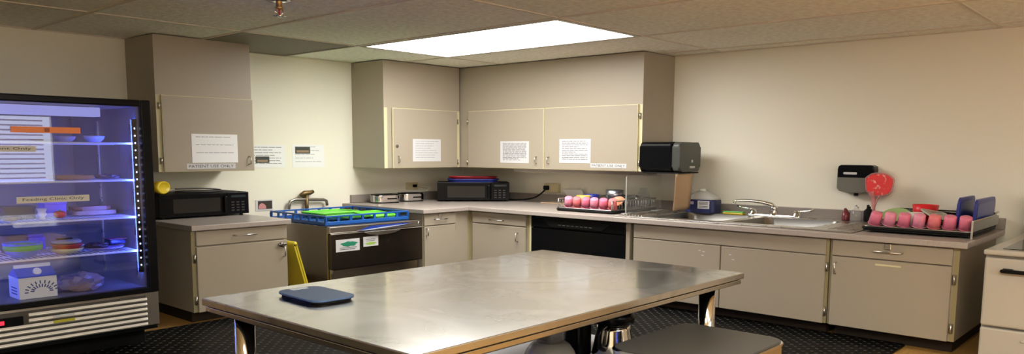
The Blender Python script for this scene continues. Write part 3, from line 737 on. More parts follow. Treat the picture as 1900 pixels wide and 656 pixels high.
# notices on the machine door
def door_sheet(label, x0, x1, z0, z1, art, y=6.1842):
    t = thing('door_notice', label, 'notice', ((x0+x1)/2, y, z0), 'notices on the dish machine door')
    MB().box(x0, x1, y-.002, y, z0, z1, M_paper).build('sheet', t)
    for i, (m, pts) in enumerate(art):
        mb = MB(); mb.prism(pts, 0, .001, m, T=Matrix(((1, 0, 0, 0), (0, 0, -1, y-.0022), (0, 1, 0, 0), (0, 0, 0, 1)))); mb.build('artwork', t)
    return t
MG1 = mat('print_green', (.015, .22, .12), .6); MG2 = mat('print_lime', (.32, .50, .08), .6)
def fishy(cx, cz, a, b, n=18):
    P = [(cx+a*math.cos(2*PI*k/n)*(1+.18*math.sin(5*2*PI*k/n)), cz+b*math.sin(2*PI*k/n)*(1+.15*math.cos(7*2*PI*k/n))) for k in range(n)]
    return P
door_sheet('larger white notice with dark green picture on the dish machine door', 4.375, 4.655, .475, .592,
           [(MG1, fishy(4.53, .545, .095, .024)), (M_ink, [(4.42, .492), (4.60, .492), (4.60, .498), (4.42, .498)]), (M_ink, [(4.42, .508), (4.62, .508), (4.62, .513), (4.42, .513)])])
door_sheet('smaller white notice with lime green picture on the dish machine door', 4.70, 4.885, .500, .598,
           [(MG2, fishy(4.79, .528, .065, .013)), (M_ink, [(4.73, .568), (4.85, .568), (4.85, .573), (4.73, .573)]), (M_ink, [(4.73, .553), (4.84, .553), (4.84, .557), (4.73, .557)])])
# blue glass rack
RZ = .7235
t = thing('glass_rack', 'bright blue plastic dishwasher rack on top of the dish machine', 'dish rack', (4.85, 6.85, RZ))
rx0, rx1, ry0, ry1 = 4.35, 5.40, 6.31, 7.30
mb = MB(); h = .09
for z0, z1 in ((.0, .034), (.076, .092)):
    mb.box(rx0, rx1, ry0, ry0+.02, RZ+z0, RZ+z1, M_blue, .004); mb.box(rx0, rx1, ry1-.02, ry1, RZ+z0, RZ+z1, M_blue, .004)
    mb.box(rx0, rx0+.02, ry0+.02, ry1-.02, RZ+z0, RZ+z1, M_blue, .004); mb.box(rx1-.02, rx1, ry0+.02, ry1-.02, RZ+z0, RZ+z1, M_blue, .004)
for k in range(8):
    x = rx0+.01+k*(rx1-rx0-.02)/7; y = ry0+.01+k*(ry1-ry0-.02)/7
    for yy in (ry0+.01, ry1-.01): mb.box(x-.014, x+.014, yy-.007, yy+.007, RZ+.034, RZ+.076, M_blue)
    for xx in (rx0+.01, rx1-.01): mb.box(xx-.007, xx+.007, y-.014, y+.014, RZ+.034, RZ+.076, M_blue)
mb.build('wall_frame', t)
mb = MB()
for k in range(13):
    x = rx0+.03+k*(rx1-rx0-.06)/12; mb.box(x-.008, x+.008, ry0+.021, ry1-.021, RZ+.002, RZ+.014, M_blue)
    y = ry0+.04+k*(ry1-ry0-.08)/12; mb.box(rx0+.021, rx1-.021, y-.008, y+.008, RZ+.001, RZ+.013, M_blue)
mb.build('base_lattice', t)
# lime trays in the rack
M_lime = mat('lime_plastic', (.18, .72, .06), .4)
def dish_tray(label, x0, x1, y0, y1, z, tilt):
    t = thing('lime_tray', label, 'tray', ((x0+x1)/2, (y0+y1)/2, z), 'lime trays in the blue rack', local=True)
    t.rotation_euler = (math.radians(tilt[0]), math.radians(tilt[1]), 0)
    a, b = (x1-x0)/2, (y1-y0)/2
    mb = MB(); mb.prism(rr(-a, a, -b, b, .05), 0, .010, M_lime, bev=.003); mb.build('base', t)
    mb = MB(); P = rr(-a, a, -b, b, .05)
    mb.tube([(x, y, .016) for x, y in P], .008, M_lime, 6, closed=True); mb.build('rim', t)
dish_tray('lime green tray lying nearest the front of the blue rack', 4.62, 4.98, 6.40, 6.72, RZ+.042, (-3, 0))
dish_tray('lime green tray on the right side of the blue rack', 5.02, 5.34, 6.42, 6.78, RZ+.040, (4, 0))
dish_tray('lime green tray towards the back of the blue rack', 4.66, 5.18, 6.84, 7.22, RZ+.050, (0, 0))
# wall valve assembly behind the rack
t = thing('plumbing_valve', 'tarnished brass and steel plumbing valve behind the blue rack', 'valve', (4.9, 7.44, .82))
mb = MB(); M_tarn = mat('tarnished_brass', (.22, .15, .07), .45, .9)
mb.tube([(4.93, 7.50, .724), (4.93, 7.50, .95)], .022, M_tarn, 10); mb.tube([(4.93, 7.50, .93), (4.93, 7.5597, .93)], .02, M_tarn, 10); mb.build('body', t)
mb = MB(); mb.tube([(4.70, 7.50, .80), (4.72, 7.50, .885), (4.78, 7.50, .905), (4.93, 7.50, .90), (5.15, 7.50, .888), (5.19, 7.50, .875), (5.20, 7.50, .82)], .017, M_steeld, 8); mb.build('pipe', t)
mb = MB(); mb.tube([(4.85, 7.50, .95), (4.90, 7.50, .968), (4.98, 7.50, .972), (5.02, 7.50, .985)], [.018, .03, .026, .02], M_tarn, 8); mb.build('lever', t)

# yellow folded floor sign
t = thing('wet_floor_sign', 'folded yellow floor sign leaning in the gap beside the dish machine', 'floor sign', (4.0, 6.3, 0))
for k, (dx, nm) in enumerate(((0, 'panel'), (.022, 'panel'))):
    mb = MB(); P0 = Vector((3.885+dx, 0, .60)); P1 = Vector((4.055+dx, 0, .005))
    w0, w1 = 6.14, 6.42
    T = None
    mb.prism([(P0.x, P0.z), (P0.x+.018, P0.z), (P1.x+.018, P1.z), (P1.x, P1.z)], 0, w1-w0, M_yeld, T=Matrix(((1, 0, 0, 0), (0, 0, 1, w0), (0, 1, 0, 0), (0, 0, 0, 1))), bev=.004)
    mb.build(nm, t)
mb = MB(); mb.tube([(3.905, 6.14, .600), (3.905, 6.42, .600)], .022, M_yeld, 10); mb.build('hinge_top', t)

# ---------------------------------------------------- left counter contents
def microwave(t, P, W, D, H, handle=True):
    """box microwave in local frame: x width, -y is the front"""
    mb = MB(); mb.box(-W/2, W/2, 0, D, .014, H, M_blackm, .008); mb.build('case', t)
    mb = MB(); mb.box(-W/2, W*.24, -.022, -.001, .016, H-.002, M_black, .005); d = mb.build('door', t)
    mb = MB(); mb.box(-W*.36, W*.16, -.0245, -.0225, .05, H-.045, M_window_mw); mb.build('window', d)
    mb = MB(); mb.box(W*.195, W*.235, -.055, -.0225, .035, H-.03, M_black, .012); mb.build('handle', d)
    mb = MB(); mb.box(W*.245, W/2, -.022, -.001, .016, H-.002, M_black, .005); c = mb.build('control_panel', t)
    mb = MB(); mb.box(W*.29, W*.46, -.0245, -.0225, H-.05, H-.028, mat('dim_display', (.02, .03, .04), .1)); mb.build('display', c)
    for i in range(4):
        for j in range(3): mb = MB(); mb.box(W*(.29+j*.06), W*(.29+j*.06)+.03, -.0245, -.0225, .045+i*(H-.12)/4, .045+i*(H-.12)/4+.012, mat('dark_key', (.016, .016, .018), .4), .001); mb.build('key', c)
    for sx in (-1, 1):
        for y in (.04, D-.04): mb = MB(); mb.tube([(sx*(W/2-.05), y, .0005), (sx*(W/2-.05), y, .015)], .018, M_rubber, 8); mb.build('foot', t)
t = thing('microwave_oven', 'black microwave on the left counter beside the glass cooler', 'microwave', (3.43, 6.86, CT), 'black microwaves', local=True)
microwave(t, None, .85, .55, .222)
t = thing('microwave_oven', 'black microwave standing diagonally in the room corner under two trays', 'microwave', (6.79, 6.725, CT), 'black microwaves', rotz=-math.atan2(.62, .649), local=True)
microwave(t, None, .88, .40, .235)
# yellow oval canister lying on the microwave
t = thing('plastic_canister', 'yellow plastic canister lying on its side on the left microwave', 'canister', (3.02, 7.0, 1.052))
mb = MB(); zc_ = CT+.2225+.058
Rm = Matrix.Translation(Vector((3.06, 6.92, zc_))) @ Matrix.Rotation(math.radians(-78), 4, 'Z') @ Matrix.Rotation(PI/2, 4, 'Y')
mb.lathe([(0, .30), (.045, .30), (.05, .295), (.052, .0)], (0, 0, 0), mat('amber_plastic', (.55, .34, .03), .3), 28, 1.05, 1.9, T=None)
bmesh.ops.transform(mb.bm, matrix=Matrix.Translation(Vector((3.075, 6.915, zc_))) @ Matrix.Rotation(math.radians(36), 4, 'Z') @ Matrix.Rotation(-PI/2, 4, 'X') @ Matrix.Rotation(PI/2, 4, 'Z'), verts=mb.bm.verts)
mb.build('barrel', t)
mb = MB(); mb.lathe([(.056, .02), (.058, .0), (.054, -.012), (.046, -.014), (.044, -.008), (0, -.007)], (0, 0, 0), M_yel, 28, 1.0, 1.85)
bmesh.ops.transform(mb.bm, matrix=Matrix.Translation(Vector((3.075, 6.913, zc_))) @ Matrix.Rotation(math.radians(36), 4, 'Z') @ Matrix.Rotation(-PI/2, 4, 'X') @ Matrix.Rotation(PI/2, 4, 'Z'), verts=mb.bm.verts)
mb.build('lid', t)
t = thing('power_cord', 'looped grey power cord lying on top of the left microwave', 'cord', (3.5, 7.1, CT+.223))
mb = MB(); zc_ = CT+.2225+.008
P = [(3.22, 6.99, zc_+.03), (3.40, 7.06, zc_+.028), (3.58, 7.10, zc_+.02), (3.69, 7.06, zc_+.006), (3.62, 6.98, zc_), (3.46, 6.97, zc_), (3.32, 7.02, zc_), (3.27, 7.10, zc_), (3.40, 7.18, zc_)]
def smooth_path(P, n=5):
    P = [Vector(p) for p in P]; out = []
    for i in range(len(P)-1):
        a, b, c, d = P[max(i-1, 0)], P[i], P[i+1], P[min(i+2, len(P)-1)]
        for k in range(n):
            s = k/n; out.append(.5*((2*b)+(c-a)*s+(2*a-5*b+4*c-d)*s*s+(3*b-a-3*c+d)*s**3))
    return out+[P[-1]]
mb.tube(smooth_path(P), .007, mat('dark_cord', (.05, .045, .04), .5), 6); mb.build('cable', t)
MB().box(3.22, 3.30, 7.17, 7.22, zc_-.007, zc_+.02, M_nickel, .006).build('plug', t)

# papers ---------------------------------------------------------------
def paper(label, F, u0, u1, z0, z1, d, lines=10, photo=None, group='paper notices', seed=1, margin=.09, ink=M_ink, paper_tone=None):
    t = thing('paper_notice', label, 'paper notice', F((u0+u1)/2, d, z0), group)
    mb = MB(); fbox(mb, F, u0, u1, d+.0006, d+.0022, z0, z1, paper_tone or M_paper); mb.build('sheet', t)
    rnd = random.Random(seed); W = u1-u0; H = z1-z0
    if lines:
        mb = MB()
        for k in range(lines):
            z = z1-H*(.10+.82*k/lines); u = u0+W*margin; end = u0+W*(1-margin-(.35*rnd.random() if rnd.random() < .35 else 0))
            while u < end-.01:
                w = min(W*(.05+.13*rnd.random()), end-u)
                fbox(mb, F, u, u+w, d+.0024, d+.0028, z-H*.011, z+H*.011, ink); u += w+W*.018
        mb.build('text_lines', t)
    if photo:
        a, b, c, e, m = photo
        mb = MB(); fbox(mb, F, u0+a*W, u0+b*W, d+.003, d+.0036, z0+c*H, z0+e*H, m); p = mb.build('picture', t)
        mb = MB(); fbox(mb, F, u0+(a+.04)*W, u0+(b-.04)*W, d+.0038, d+.0042, z0+(c+(e-c)*.15)*H, z0+(c+(e-c)*.5)*H, mat('picture_tan', (.32, .22, .14), .6)); mb.build('picture_detail', p)
    return t
def word_label(label, F, u0, u1, z0, z1, d, words):
    t = thing('door_label', label, 'door label', F((u0+u1)/2, d, z0), 'patient use only labels')
    mb = MB(); fbox(mb, F, u0, u1, d+.0006, d+.0024, z0, z1, M_paper); mb.build('strip', t)
    text_mesh('lettering', words, F, u0+.04*(u1-u0), u1-.04*(u1-u0), d+.0026, (z0+z1)/2, (z1-z0)*.55, M_inkd, t)
M_phot = mat('photo_dark', (.05, .055, .05), .4)
paper('white notice on the back wall half hidden behind the left wall cabinet', FA, 4.20, 4.712, 1.253, 1.497, .0005, 7, (.30, .62, .22, .50, M_phot), seed=2, paper_tone=M_paper_lit)
paper('white notice with a dark photo at its top on the bare back wall', FA, 4.80, 5.217, 1.255, 1.506, .0005, 5, (.09, .55, .60, .90, M_phot), seed=3, paper_tone=M_paper_lit, ink=mat('faint_print', (.34, .35, .40), .8))
dA = .6145
paper('large white handwritten sheet on the wall cabinet beside the cooler', FA, 3.368, 3.818, 1.325, 1.588, dA, 3, seed=4, paper_tone=M_paper_lit, ink=MATS['faint_print'])
word_label('patient use only label on the wall cabinet beside the cooler', FA, 3.315, 3.79, 1.270, 1.317, dA, 'PATIENT USE ONLY')
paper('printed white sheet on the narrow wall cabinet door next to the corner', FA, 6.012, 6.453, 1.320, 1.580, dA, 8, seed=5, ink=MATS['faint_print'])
dB = .6345
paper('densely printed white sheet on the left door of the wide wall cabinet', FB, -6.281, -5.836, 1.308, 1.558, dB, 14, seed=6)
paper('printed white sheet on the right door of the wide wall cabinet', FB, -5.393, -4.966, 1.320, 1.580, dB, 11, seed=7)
word_label('patient use only label on the wide wall cabinet beside the towel dispenser', FB, -4.965, -4.507, 1.276, 1.321, dB, 'PATIENT USE ONLY')
# small photo / recessed box on the back wall above the left counter
t = thing('wall_picture', 'small dark square picture with pink shape on the wall beside the left microwave', 'picture', (4.46, YA, .85))
mb = MB(); fbox(mb, FA, 4.335, 4.54, .001, .006, .795, .915, M_paper, .002); mb.build('backing', t)
mb = MB(); fbox(mb, FA, 4.365, 4.53, .0065, .0085, .815, .902, mat('photo_brown', (.045, .035, .03), .4)); mb.build('image', t)
mb = MB(); mb.prism([(4.37, .818), (4.46, .818), (4.455, .85), (4.435, .868), (4.41, .88), (4.385, .87), (4.372, .85)], 0, .001, mat('photo_pink', (.62, .28, .27), .5), T=Matrix(((1, 0, 0, 0), (0, 0, -1, YA-.0088), (0, 1, 0, 0), (0, 0, 0, 1)))); mb.build('pink_shape', t)

# ---------------------------------------------------- corner counter contents
def toaster(label, x, y, rz, L=.34, W=.22, H=.105):
    t = thing('toaster', label, 'toaster', (x, y, CT+.0005), 'low chrome toasters', rotz=rz, local=True)
    mb = MB(); mb.prism(rr(-L/2, L/2, -W/2, W/2, .085, 8), .012, H-.012, M_chrome, bev=.006, smooth=False); mb.build('shell', t)
    mb = MB(); mb.prism(rr(-L/2+.006, L/2-.006, -W/2+.006, W/2-.006, .08, 8), H-.0115, H, M_black, bev=.004); tp = mb.build('top', t)
    mb = MB()
    for y0 in (-.05, .02): mb.box(-L*.32, L*.32, y0, y0+.03, H+.0003, H+.002, M_blackm)
    mb.build('slots', tp)
    mb = MB(); mb.prism(rr(-L/2+.004, L/2-.004, -W/2+.004, W/2-.004, .083, 8), 0, .0115, M_black); mb.build('base', t)
    mb = MB(); mb.box(-.02, .10, -W/2-.012, -W/2-.0005, .045, .060, M_black, .004); mb.build('lever', t)
toaster('low chrome appliance with black top at the end of the counter by the blue rack', 5.86, 7.28, math.radians(-12))
toaster('low chrome appliance with black top nearest the room corner', 6.29, 7.32, math.radians(-12), L=.32)
t = thing('wall_outlet', 'cream wall outlet box with cables behind the chrome appliances', 'outlet', (6.62, YA, .97))
mb = MB(); fbox(mb, FA, 6.42, 6.60, .001, .035, .955, 1.045, M_cream, .006); mb.build('box', t)
mb = MB(); fbox(mb, FA, 6.50, 6.56, .0355, .07, .985, 1.02, M_black, .01); mb.tube(smooth_path([FA(6.55, .065, 1.0), FA(6.66, .10, .985), FA(6.68, .16, .96), FA(6.60, .19, .945)]), .008, M_cream, 6); mb.build('plug', t)
# trays on the corner microwave
cz = CT+.2355
ang = -math.atan2(.62, .649)
def oval_tray(label, dx, dy, z, a, b, m, h=.028):
    t = thing('serving_tray', label, 'tray', (6.79+dx, 6.725+dy, z), 'trays on the corner microwave', rotz=ang, local=True)
    mb = MB(); mb.prism(rr(-a, a, -b, b, .10, 8), 0, .008, m, bev=.002); mb.build('base', t)
    mb = MB(); P1 = rr(-a, a, -b, b, .10, 8); P2 = rr(-a-.02, a+.02, -b-.02, b+.02, .11, 8)
    tt = bmesh.new(); A = [tt.verts.new((x, y, .004)) for x, y in P1]; B = [tt.verts.new((x, y, h)) for x, y in P2]; n = len(A)
    for i in range(n): tt.faces.new((A[i], A[(i+1) % n], B[(i+1) % n], B[i]))
    mb._merge(tt, m, True); mb.tube([(x, y, h) for x, y in P2], .006, m, 6, closed=True); mb.build('rim', t)
dx, dy = .145*math.cos(ang+PI/2), .145*math.sin(ang+PI/2)
oval_tray('blue serving tray lying on the corner microwave, below the red one', dx, dy, cz+.001, .30, .14, M_blue2, .034)
oval_tray('dark red serving tray on top of the blue tray in the corner', dx, dy, cz+.0365, .28, .12, mat('dark_red_tray', (.30, .01, .015), .4), .026)
# outlet and cord on the right wall
t = thing('wall_outlet', 'cream outlet box with black plug on the right wall above the counter', 'outlet', (XB, 5.98, .98))
mb = MB(); fbox(mb, FB, -6.09, -5.87, .001, .05, .945, 1.055, M_cream, .006); mb.build('box', t)
mb = MB(); fbox(mb, FB, -6.08, -6.00, .051, .085, .975, 1.03, M_black, .012); pl = mb.build('plug', t)
mb = MB(); mb.tube(smooth_path([FB(-6.04, .085, .985), FB(-6.07, .12, .94), FB(-6.15, .15, .885), FB(-6.28, .16, .856), FB(-6.40, .14, .845), FB(-6.50, .17, .842), FB(-6.62, .13, .842)]), .010, M_blackm, 7); mb.build('cord', pl)

# ------------------------------------------------------------------ racks
M_cupi = M_pink
def make_cup(label, loc, rot, group, m):
    t = thing('drinking_cup', label, 'cup', loc, group, local=True)
    t.rotation_euler = rot
    mb = MB(); mb.lathe([(0, .096), (.037, .096), (.041, .092), (.0435, .06), (.0475, 0), (.0445, 0), (.039, .088), (0, .090)], (0, 0, 0), m, 24); mb.build('wall', t)
    mb = MB(); mb.tube([(.0468*math.cos(2*PI*k/24), .0468*math.sin(2*PI*k/24), .003) for k in range(24)], .0028, m, 6, closed=True); mb.build('rim', t)
    return t
M_pink2 = mat('coral_pink_plastic', (.86, .22, .24), .35, sub=.15)
M_pink3 = mat('light_pink_plastic', (.84, .30, .44), .35, sub=.15)
ordn = ['first', 'second', 'third', 'fourth', 'fifth', 'sixth', 'seventh']
# left rack
t = thing('dish_drainer', 'steel wire dish drainer holding pink cups on the counter left of the sink', 'dish drainer', (6.78, 4.65, CT))
ax0, ax1, ay0, ay1 = 6.39, 7.20, 4.40, 5.08
mb = MB(); mb.prism(rr(ax0-.02, ax1+.02, ay0-.02, ay1+.02, .05), CT+.0008, CT+.012, M_blackm); 
mb.tube([(x, y, CT+.018) for x, y in rr(ax0-.02, ax1+.02, ay0-.02, ay1+.02, .05)], .010, M_blackm, 6, closed=True); mb.build('drip_tray', t)
M_wsteel = mat('wire_steel', (.55, .54, .52), .3, 1.0)
mb = MB()
mb.tube([(x, y, CT+.032) for x, y in rr(ax0, ax1, ay0, ay1, .03)], .008, M_wsteel, 6, closed=True)
mb.tube([(ax0, ay0, CT+.032), (ax0, ay0, CT+.125), (ax1, ay0, CT+.125), (ax1, ay1, CT+.125), (ax0, ay1, CT+.125), (ax0, ay1, CT+.032)], .008, M_wsteel, 6)
for k in range(14):
    y = ay0+.03+k*(ay1-ay0-.06)/13
    mb.tube([(ax0, y, CT+.032), (ax1, y, CT+.032)], .003, M_wsteel, 4); mb.tube([(ax1, y, CT+.032), (ax1, y, CT+.125)], .003, M_wsteel, 4)
for k in range(16):
    x = ax0+.03+k*(ax1-ax0-.06)/15
    for y in (ay0, ay1): mb.tube([(x, y, CT+.032), (x, y, CT+.125)], .003, M_wsteel, 4)
mb.build('wire_frame', t)
cz = CT+.04
for k in range(6):
    y = 5.0-k*.111
    make_cup('%s pink cup from the left in the front row of the left drainer' % ordn[k] if k else 'leftmost pink cup in the front row of the left drainer',
             (6.468, y, cz+.012), (math.radians([14, 12, 13, 11, 13, 12][k]), math.radians(-20), 0), 'pink cups in the left drainer', [M_pink3, M_pink2, M_pink, M_pink3, M_pink, M_pink2][k])
bowl('steel_bowl', 'steel bowl sitting at the back of the left drainer', 7.02, 4.80, cz, .10, .165, mat('brushed_bowl', (.42, .44, .50), .25, .9))
bowl('yellow_dish', 'yellow dish behind the leftmost pink cups in the left drainer', 6.63, 4.93, cz, .075, .115, mat('dish_yellow', (.80, .50, .06), .4))
bowl('blue_dish', 'dark blue dish behind the yellow one in the left drainer', 6.81, 4.96, cz, .09, .12, M_blue2)
bowl('black_pan', 'black bowl at the right back of the left drainer', 6.96, 4.58, cz, .10, .12, M_blackm)
t = thing('glass_jug', 'clear rounded glass jug standing behind the left drainer', 'jug', (7.27, 4.62, CT))
mb = MB(); mb.lathe([(0, .0), (.05, .0), (.074, .04), (.078, .10), (.068, .16), (.045, .20), (.042, .225), (.037, .225), (.040, .20), (.063, .158), (.073, .10), (.069, .045), (.047, .006), (0, .006)], (7.305, 4.62, CT+.001), pane('clear_glass_jug', (.88, .90, .92), 1.5, .02, .10), 24); mb.build('body', t)
bowl('orange_plate', 'orange plate leaning at the right end of the left drainer', 6.64, 4.51, cz+.048, .085, .03, mat('orange_plate_plastic', (.85, .22, .10), .4), cat='plate').rotation_euler = (0, -.6, 0)
t = thing('utensil', 'steel utensils lying across the right end of the left drainer', 'utensils', (6.7, 4.5, CT+.135))
mb = MB(); mb.tube([(6.55, 4.36, CT+.141), (6.74, 4.45, CT+.142), (6.90, 4.46, CT+.15)], [.008, .008, .016], M_chrome, 6); mb.build('spoon', t)
mb = MB(); mb.tube([(6.80, 4.385, CT+.141), (7.0, 4.44, CT+.142), (7.1, 4.50, CT+.15)], [.008, .008, .016], M_chrome, 6); mb.build('fork', t)
t = thing('paper_sheet', 'tilted white sheet leaning on the right wall behind the left drainer', 'paper sheet', (7.36, 5.62, CT))
mb = MB(); mb.prism([(-5.81, .985), (-5.52, .995), (-5.42, .845), (-5.64, .845)], 0, .003, M_paper_lit, T=Matrix(((0, 0, -1, XB-.044), (-1, 0, 0, 0), (0, 1, 0, 0), (0, 0, 0, 1)))); mb.build('sheet', t)
mb = MB(); mb.prism([(-5.66, .90), (-5.56, .905), (-5.54, .90), (-5.64, .893)], 0, .0006, MATS['faint_print'], T=Matrix(((0, 0, -1, XB-.0475), (-1, 0, 0, 0), (0, 1, 0, 0), (0, 0, 0, 1)))); mb.build('print', t)
t = thing('cutting_board', 'thin tan board lying on the counter below the right wall outlet', 'board', (7.2, 5.75, CT))
MB().box(7.12, 7.34, 5.52, 5.93, CT+.0008, CT+.016, mat('tan_board', (.48, .34, .24), .5), .004).build('board', t)
# acrylic splash guard
t = thing('splash_guard', 'upright clear acrylic splash guard between left drainer and sink', 'splash guard', (6.8, 4.25, CT))
mb = MB(); mb.box(6.50, 7.15, 4.300, 4.308, CT+.012, 1.20, M_acryl); sg_ = mb.build('sheet', t)
mb = MB(); mb.box(6.492, 6.500, 4.298, 4.310, CT+.012, 1.20, mat('frosted_edge', (.36, .36, .34), .3)); mb.box(6.50, 7.15, 4.299, 4.309, 1.2005, 1.205, MATS['frosted_edge']); mb.build('edge', t)
mb = MB(); mb.box(6.46, 6.60, 4.27, 4.34, CT+.0008, CT+.0115, MATS['frosted_edge'], .002); mb.box(7.02, 7.16, 4.27, 4.34, CT+.0008, CT+.0115, MATS['frosted_edge'], .002); mb.build('foot', t)

# right rack
t = thing('dish_drainer', 'grey sided dish drainer holding pink cups at the counter end beside the stove', 'dish drainer', (6.85, 1.65, CT))
qx0, qx1, qy0, qy1 = 6.43, 7.26, 1.27, 2.03
mb = MB(); mb.prism(rr(qx0-.03, qx1+.02, qy0-.005, qy1, .05), CT+.014, CT+.026, M_blackm)
mb.tube([(x, y, CT+.034) for x, y in rr(qx0-.03, qx1+.02, qy0, qy1, .05)], .010, M_blackm, 6, closed=True)
for x in (qx0+.05, qx1-.05):
    for y in (qy0+.08, qy1-.08): mb.tube([(x, y, CT+.0075), (x, y, CT+.0145)], .02, M_rubber, 8)
mb.build('drip_tray', t)
mb = MB(); mb.box(qx0-.05, qx1+.02, 1.252, 1.262, CT+.050, CT+.125, mat('satin_side_panel', (.45, .45, .42), .35, .8), .004)
mb.box(qx0-.062, qx0-.05, 1.250, 1.264, CT+.001, CT+.128, M_wsteel, .003)
mb.tube([(qx0-.05, 1.257, CT+.128), (qx1-.12, 1.257, CT+.128), (qx1-.05, 1.257, CT+.15), (qx1+.02, 1.257, CT+.15)], .008, M_wsteel, 6); mb.build('side_panel', t)
mb = MB(); mb.box(qx1+.021, qx1+.030, 1.27, 2.0, CT+.03, CT+.145, M_blackm, .003)
for k in range(3): mb.tube([(qx1+.016, 1.29, CT+.06+k*.035), (qx1+.016, 1.98, CT+.06+k*.035)], .005, M_wsteel, 5)
mb.build('back_panel', t)
mb = MB()
for k in range(16):
    y = qy0+.03+k*.047; mb.tube([(qx0, y, CT+.042), (qx1, y, CT+.042)], .003, M_wsteel, 4)
mb.tube([(x, y, CT+.045) for x, y in rr(qx0, qx1, qy0+.01, qy1-.01, .03)], .006, M_wsteel, 6, closed=True)
mb.build('wire_frame', t)
cz = CT+.05
rots = [(15, -18), (13, -16), (11, -15), (9, -15), (10, -16), (8, -15), (6, -18)]
for k in range(7):
    y = 1.965-k*.106
    make_cup('%s pink cup from the left in the front row of the right drainer' % ordn[k] if 0 < k < 6 else ('leftmost pink cup in the front row of the right drainer' if k == 0 else 'rightmost pink cup in the right drainer, next to its side panel'),
             (6.505, y, cz+.012), (math.radians(rots[k][0]), math.radians(rots[k][1]), 0), 'pink cups in the right drainer', [M_pink, M_pink3, M_pink, M_pink3, M_pink2, M_pink, M_pink][k])
bowl('red_bowl', 'bright red bowl at the back of the right drainer', 7.06, 1.74, cz, .10, .145, mat('bright_red', (.85, .02, .03), .35))
bowl('green_plate', 'pale green plate leaning behind the pink cups of the right drainer', 6.80, 1.89, cz+.05, .11, .024, mat('sage_green', (.34, .48, .20), .4), cat='plate').rotation_euler = (0, -.45, 0)
bowl('white_dish', 'round white dish behind the middle pink cups of the right drainer', 6.66, 1.72, cz, .07, .105, mat('dish_white', (.70, .68, .62), .4))
t = thing('clear_tray', 'clear square plastic tray tilted behind the pink cups of the right drainer', 'tray', (6.86, 1.52, cz), local=True)
t.rotation_euler = (math.radians(10), math.radians(-14), math.radians(40)); t.location = (6.84, 1.59, cz+.075)
mb = MB(); mb.prism(rr(-.11, .11, -.10, .10, .03), 0, .006, pane('hazy_plastic', (.8, .8, .74), 1.4, .1, .4, (.55, .52, .42))); mb.build('panel', t)
mb = MB(); mb.tube([(x, y, .004) for x, y in rr(-.11, .11, -.10, .10, .03)], .007, mat('hazy_rim', (.55, .54, .45), .3), 6, closed=True); mb.build('rim', t)
def board(label, x0, x1, y, z0, z1, lean):
    t = thing('cutting_board', label, 'cutting board', ((x0+x1)/2, y, z0), 'blue cutting boards', local=True)
    t.rotation_euler = (math.radians(lean), 0, 0)
    W = x1-x0; H = z1-z0
    T = Matrix(((1, 0, 0, 0), (0, 0, 1, -.010), (0, 1, 0, 0), (0, 0, 0, 1)))
    mb = MB(); mb.prism(rr(-W/2, W/2, 0, H, .05, 6), 0, .020, M_blue2, T=T, bev=.006); mb.build('board', t)
    mb = MB(); mb.prism(rr(-W/2+.03, W/2-.03, .03, H-.03, .035, 6), 0, .002, mat('royal_blue_face', (.03, .05, .27), .3), T=Matrix(((1, 0, 0, 0), (0, 0, 1, -.0125), (0, 1, 0, 0), (0, 0, 0, 1)))); mb.build('face', t)
board('blue cutting board standing at the rear of the pair in the right drainer', 6.60, 7.10, 1.412, CT+.048, 1.115, 3)
board('blue cutting board standing in front, next to the drainer side panel', 6.60, 7.262, 1.296, CT+.048, 1.105, 2)

# ----------------------------------------------- towel dispenser and paper
t = thing('paper_towel_dispenser', 'black paper towel dispenser on the end of the wide wall cabinet', 'towel dispenser', (7.0, 4.15, 1.24))
mb = MB(); mb.prism(rr(6.775, 7.21, 1.245, 1.545, .05, 6), 3.975, 4.340, M_black, T=Matrix(((1, 0, 0, 0), (0, 0, 1, 0), (0, 1, 0, 0), (0, 0, 0, 1))), bev=.018); mb.build('housing', t)
mb = MB(); mb.prism(rr(6.785, 7.20, 1.25, 1.542, .05, 6), 3.885, 3.974, mat('smoky_green_cover', (.055, .060, .052), .4), T=Matrix(((1, 0, 0, 0), (0, 0, 1, 0), (0, 1, 0, 0), (0, 0, 0, 1))), bev=.02); fc = mb.build('front_cover', t)
mb = MB(); mb.box(6.98, 7.08, 3.880, 3.884, 1.285, 1.305, mat('silver_badge', (.6, .6, .6), .3)); mb.lathe([(.016, 0), (.013, .004), (0, .005)], (7.03, 3.8845, 1.355), MATS['silver_badge'], 12, T=Matrix.Rotation(PI/2, 4, 'X')); mb.build('badge', fc)
mb = MB(); mb.box(6.80, 7.19, 3.90, 4.32, 1.232, 1.2445, M_blackm); mb.build('tear_bar', t)
t = thing('paper_towel', 'long tan paper towel hanging from the black dispenser', 'paper towel', (6.95, 3.96, .87))
mb = MB(); mb.grid(lambda u, v: (6.748+.332*u+.006*math.sin(3*v), 3.905+.014*math.sin(PI*u)+.02*(1-v), .868+v*.362), 6, 10, mat('tan_towel', (.60, .42, .26), .8), .002); mb.build('sheet', t)
# under cabinet strip
t = thing('under_cabinet_strip', 'long pale fixture strip under the wide wall cabinet', 'strip', (7.2, 5.3, 1.2))
mb = MB(); mb.box(7.05, 7.25, 4.42, 6.30, 1.205, 1.2449, mat('pale_strip', (.46, .42, .38), .4), .006); mb.build('housing', t)
mb = MB(); mb.box(7.07, 7.23, 4.46, 6.26, 1.198, 1.2045, mat('lens_strip', (.60, .57, .52), .3), .003); mb.build('lens', t)

